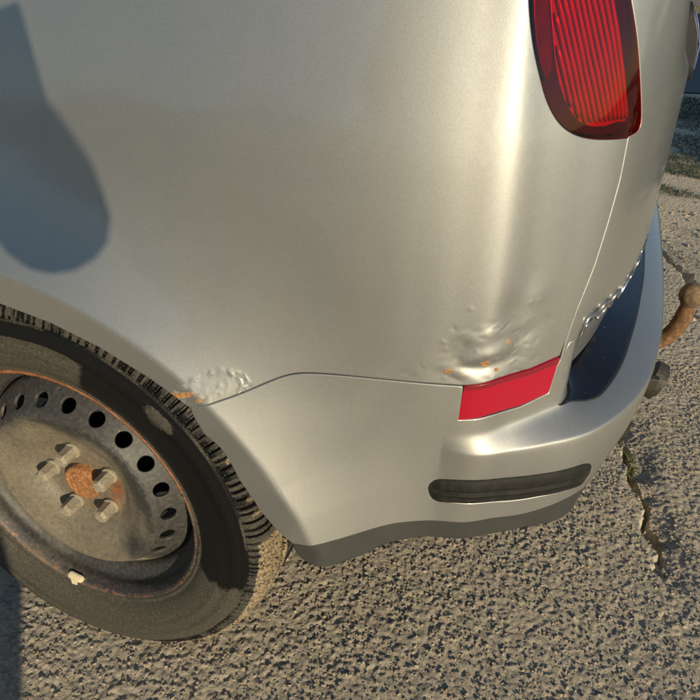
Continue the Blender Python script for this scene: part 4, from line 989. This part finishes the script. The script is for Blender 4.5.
jk = [grow(J[i], .024 if i > 1 else .055) for i in (0, 1, 2, 3, 7, 8, 9, 11, 12, 13)]; jk.append(B(0, 0, .80, .175, .135)); jk[5] = grow(J[8], .014); jk[4] = grow(J[7], .028); jk[6] = grow(J[9], .026)
skin('jacket', jk, [(0, 1), (1, 2), (2, 3), (2, 4), (4, 5), (5, 6), (2, 7), (7, 8), (8, 9), (0, 10)], 0, JACK, person)
pv, pf = ico(3); tm = MB(); pc = Vector(B(0, 0, .90)); tm.add([pc+rt*(v[0]*.175)+fw*(v[1]*.125)+Vector((0, 0, v[2]*.13)) for v in pv], [tuple(f) for f in pf])
for ids, sx in (((15, 16, 17), 1), ((19, 20, 21), -1)):
    hp = Vector(B(0, .085*sx, .86)); P = [hp, hp.lerp(Vector(J[ids[1]][:3]), .5), Vector(J[ids[1]][:3]), Vector(J[ids[1]][:3]).lerp(Vector(J[ids[2]][:3]), .5), Vector(J[ids[2]][:3])]
    tm.tube(P, [.105, .098, .080, .074, .068], 20)
tm.build('trousers', TROU, person, smooth_=True)
for a, b_ in ((17, 18), (21, 22)):
    p, q = Vector(J[a][:3]), Vector(J[b_][:3]); skin('shoe', [(p.x, p.y, .07, .050), (p.x-(q.x-p.x)*.3, p.y-(q.y-p.y)*.3, .045, .045, .04), (q.x, q.y, .045, .050, .040), (q.x+(q.x-p.x)*.5, q.y+(q.y-p.y)*.5, .035, .038, .028)], [(0, 1), (0, 2), (2, 3)], 0, SHOE, person, 1)
hc = Vector(J[6][:3])+Vector((0, 0, .0))
hv, hf = ico(3); hv = hv*np.array([.098, .112, .115])*(1+.04*np.sin(hv[:, :1]*23)*np.sin(hv[:, 2:]*19)); keep = (hv[:, 2] > -.02) | (hv[:, 1] < -.02)
link('hair', mesh_from('hair', hv+np.array([hc.x-fw.x*.02, hc.y-fw.y*.02, hc.z+.012]), hf[keep[hf].all(1)], HAIR), person)
# fingers curled round the phone
def fingers(side, base, dirn):
    for k, L in enumerate((.062, .070, .066, .052)):
        b = Vector(base)+Vector((0, 0, .026-.019*k)); d = Vector(dirn); u = Vector((-d.y, d.x, 0))*side
        P = [b, b+d*L*.45+u*.006, b+d*L*.8+u*.016, b+d*L*.95+u*.030]
        skin('finger', [(p.x-.62, p.y+1.14, p.z, r) for p, r in zip(P, (.010, .0095, .0085, .0075))], [(0, 1), (1, 2), (2, 3)], 0, SKIN_, person, 1)
    b = Vector(base)+Vector((0, -.01, .030)); P = [b, b+Vector((-.012*side, .006, .022)), b+Vector((-.030*side, .010, .034))]
    skin('thumb', [(p.x-.62, p.y+1.14, p.z, r) for p, r in zip(P, (.012, .011, .009))], [(0, 1), (1, 2)], 0, SKIN_, person, 1)
fingers(1, (.612, -.560, .965), (-.75, .30, .05)); fingers(-1, (.545, -.585, 1.060), (.55, .40, .1))
phone = MB(); TH = math.radians(16); pa = Vector(rr)*math.cos(TH)+Vector(uu)*math.sin(TH); pu = Vector(uu)*math.cos(TH)-Vector(rr)*math.sin(TH); q = Vector(CAM)-Vector(fwd)*.032-pa*.024+pu*.100
Mp = Matrix([[pa[0], pu[0], -fwd[0]], [pa[1], pu[1], -fwd[1]], [pa[2], pu[2], -fwd[2]]])
phone.box(q-pu*.045, (.078, .160, .009), Mp)
po = phone.build('phone', BLACK, None, bevel=.012); tag(po, 'black phone held up in both hands behind the camera', 'phone')

def reflection_hedge(x0, x1, y, hgt, lab, n=14000):  # unseen hedgerow, added so the paint has something dark to reflect
    h = empty('added_hedge', ((x0+x1)/2, y, 0)); u = rng.random(n); x = (u-.5)*(x1-x0); z = rng.random(n)**.8*(hgt+.25*np.sin(x*1.3)+.15*np.sin(x*3.1))
    leaves('foliage', np.stack([x, rng.normal(0, .45, n), z], 1), .12, h)
    for k in range(20): xx = (k/20-.5)*(x1-x0); MB().tube([(xx, 0, 0), (xx, .05, hgt*.5), (xx+.1, 0, hgt*.85)], [.04, .03, .01], 6).build('stem', BARK, h); tag(h, lab, 'added_hedge')
reflection_hedge(-16, 14, -13, 2.4, 'long green hedgerow added out of view behind the person for its dark reflection')
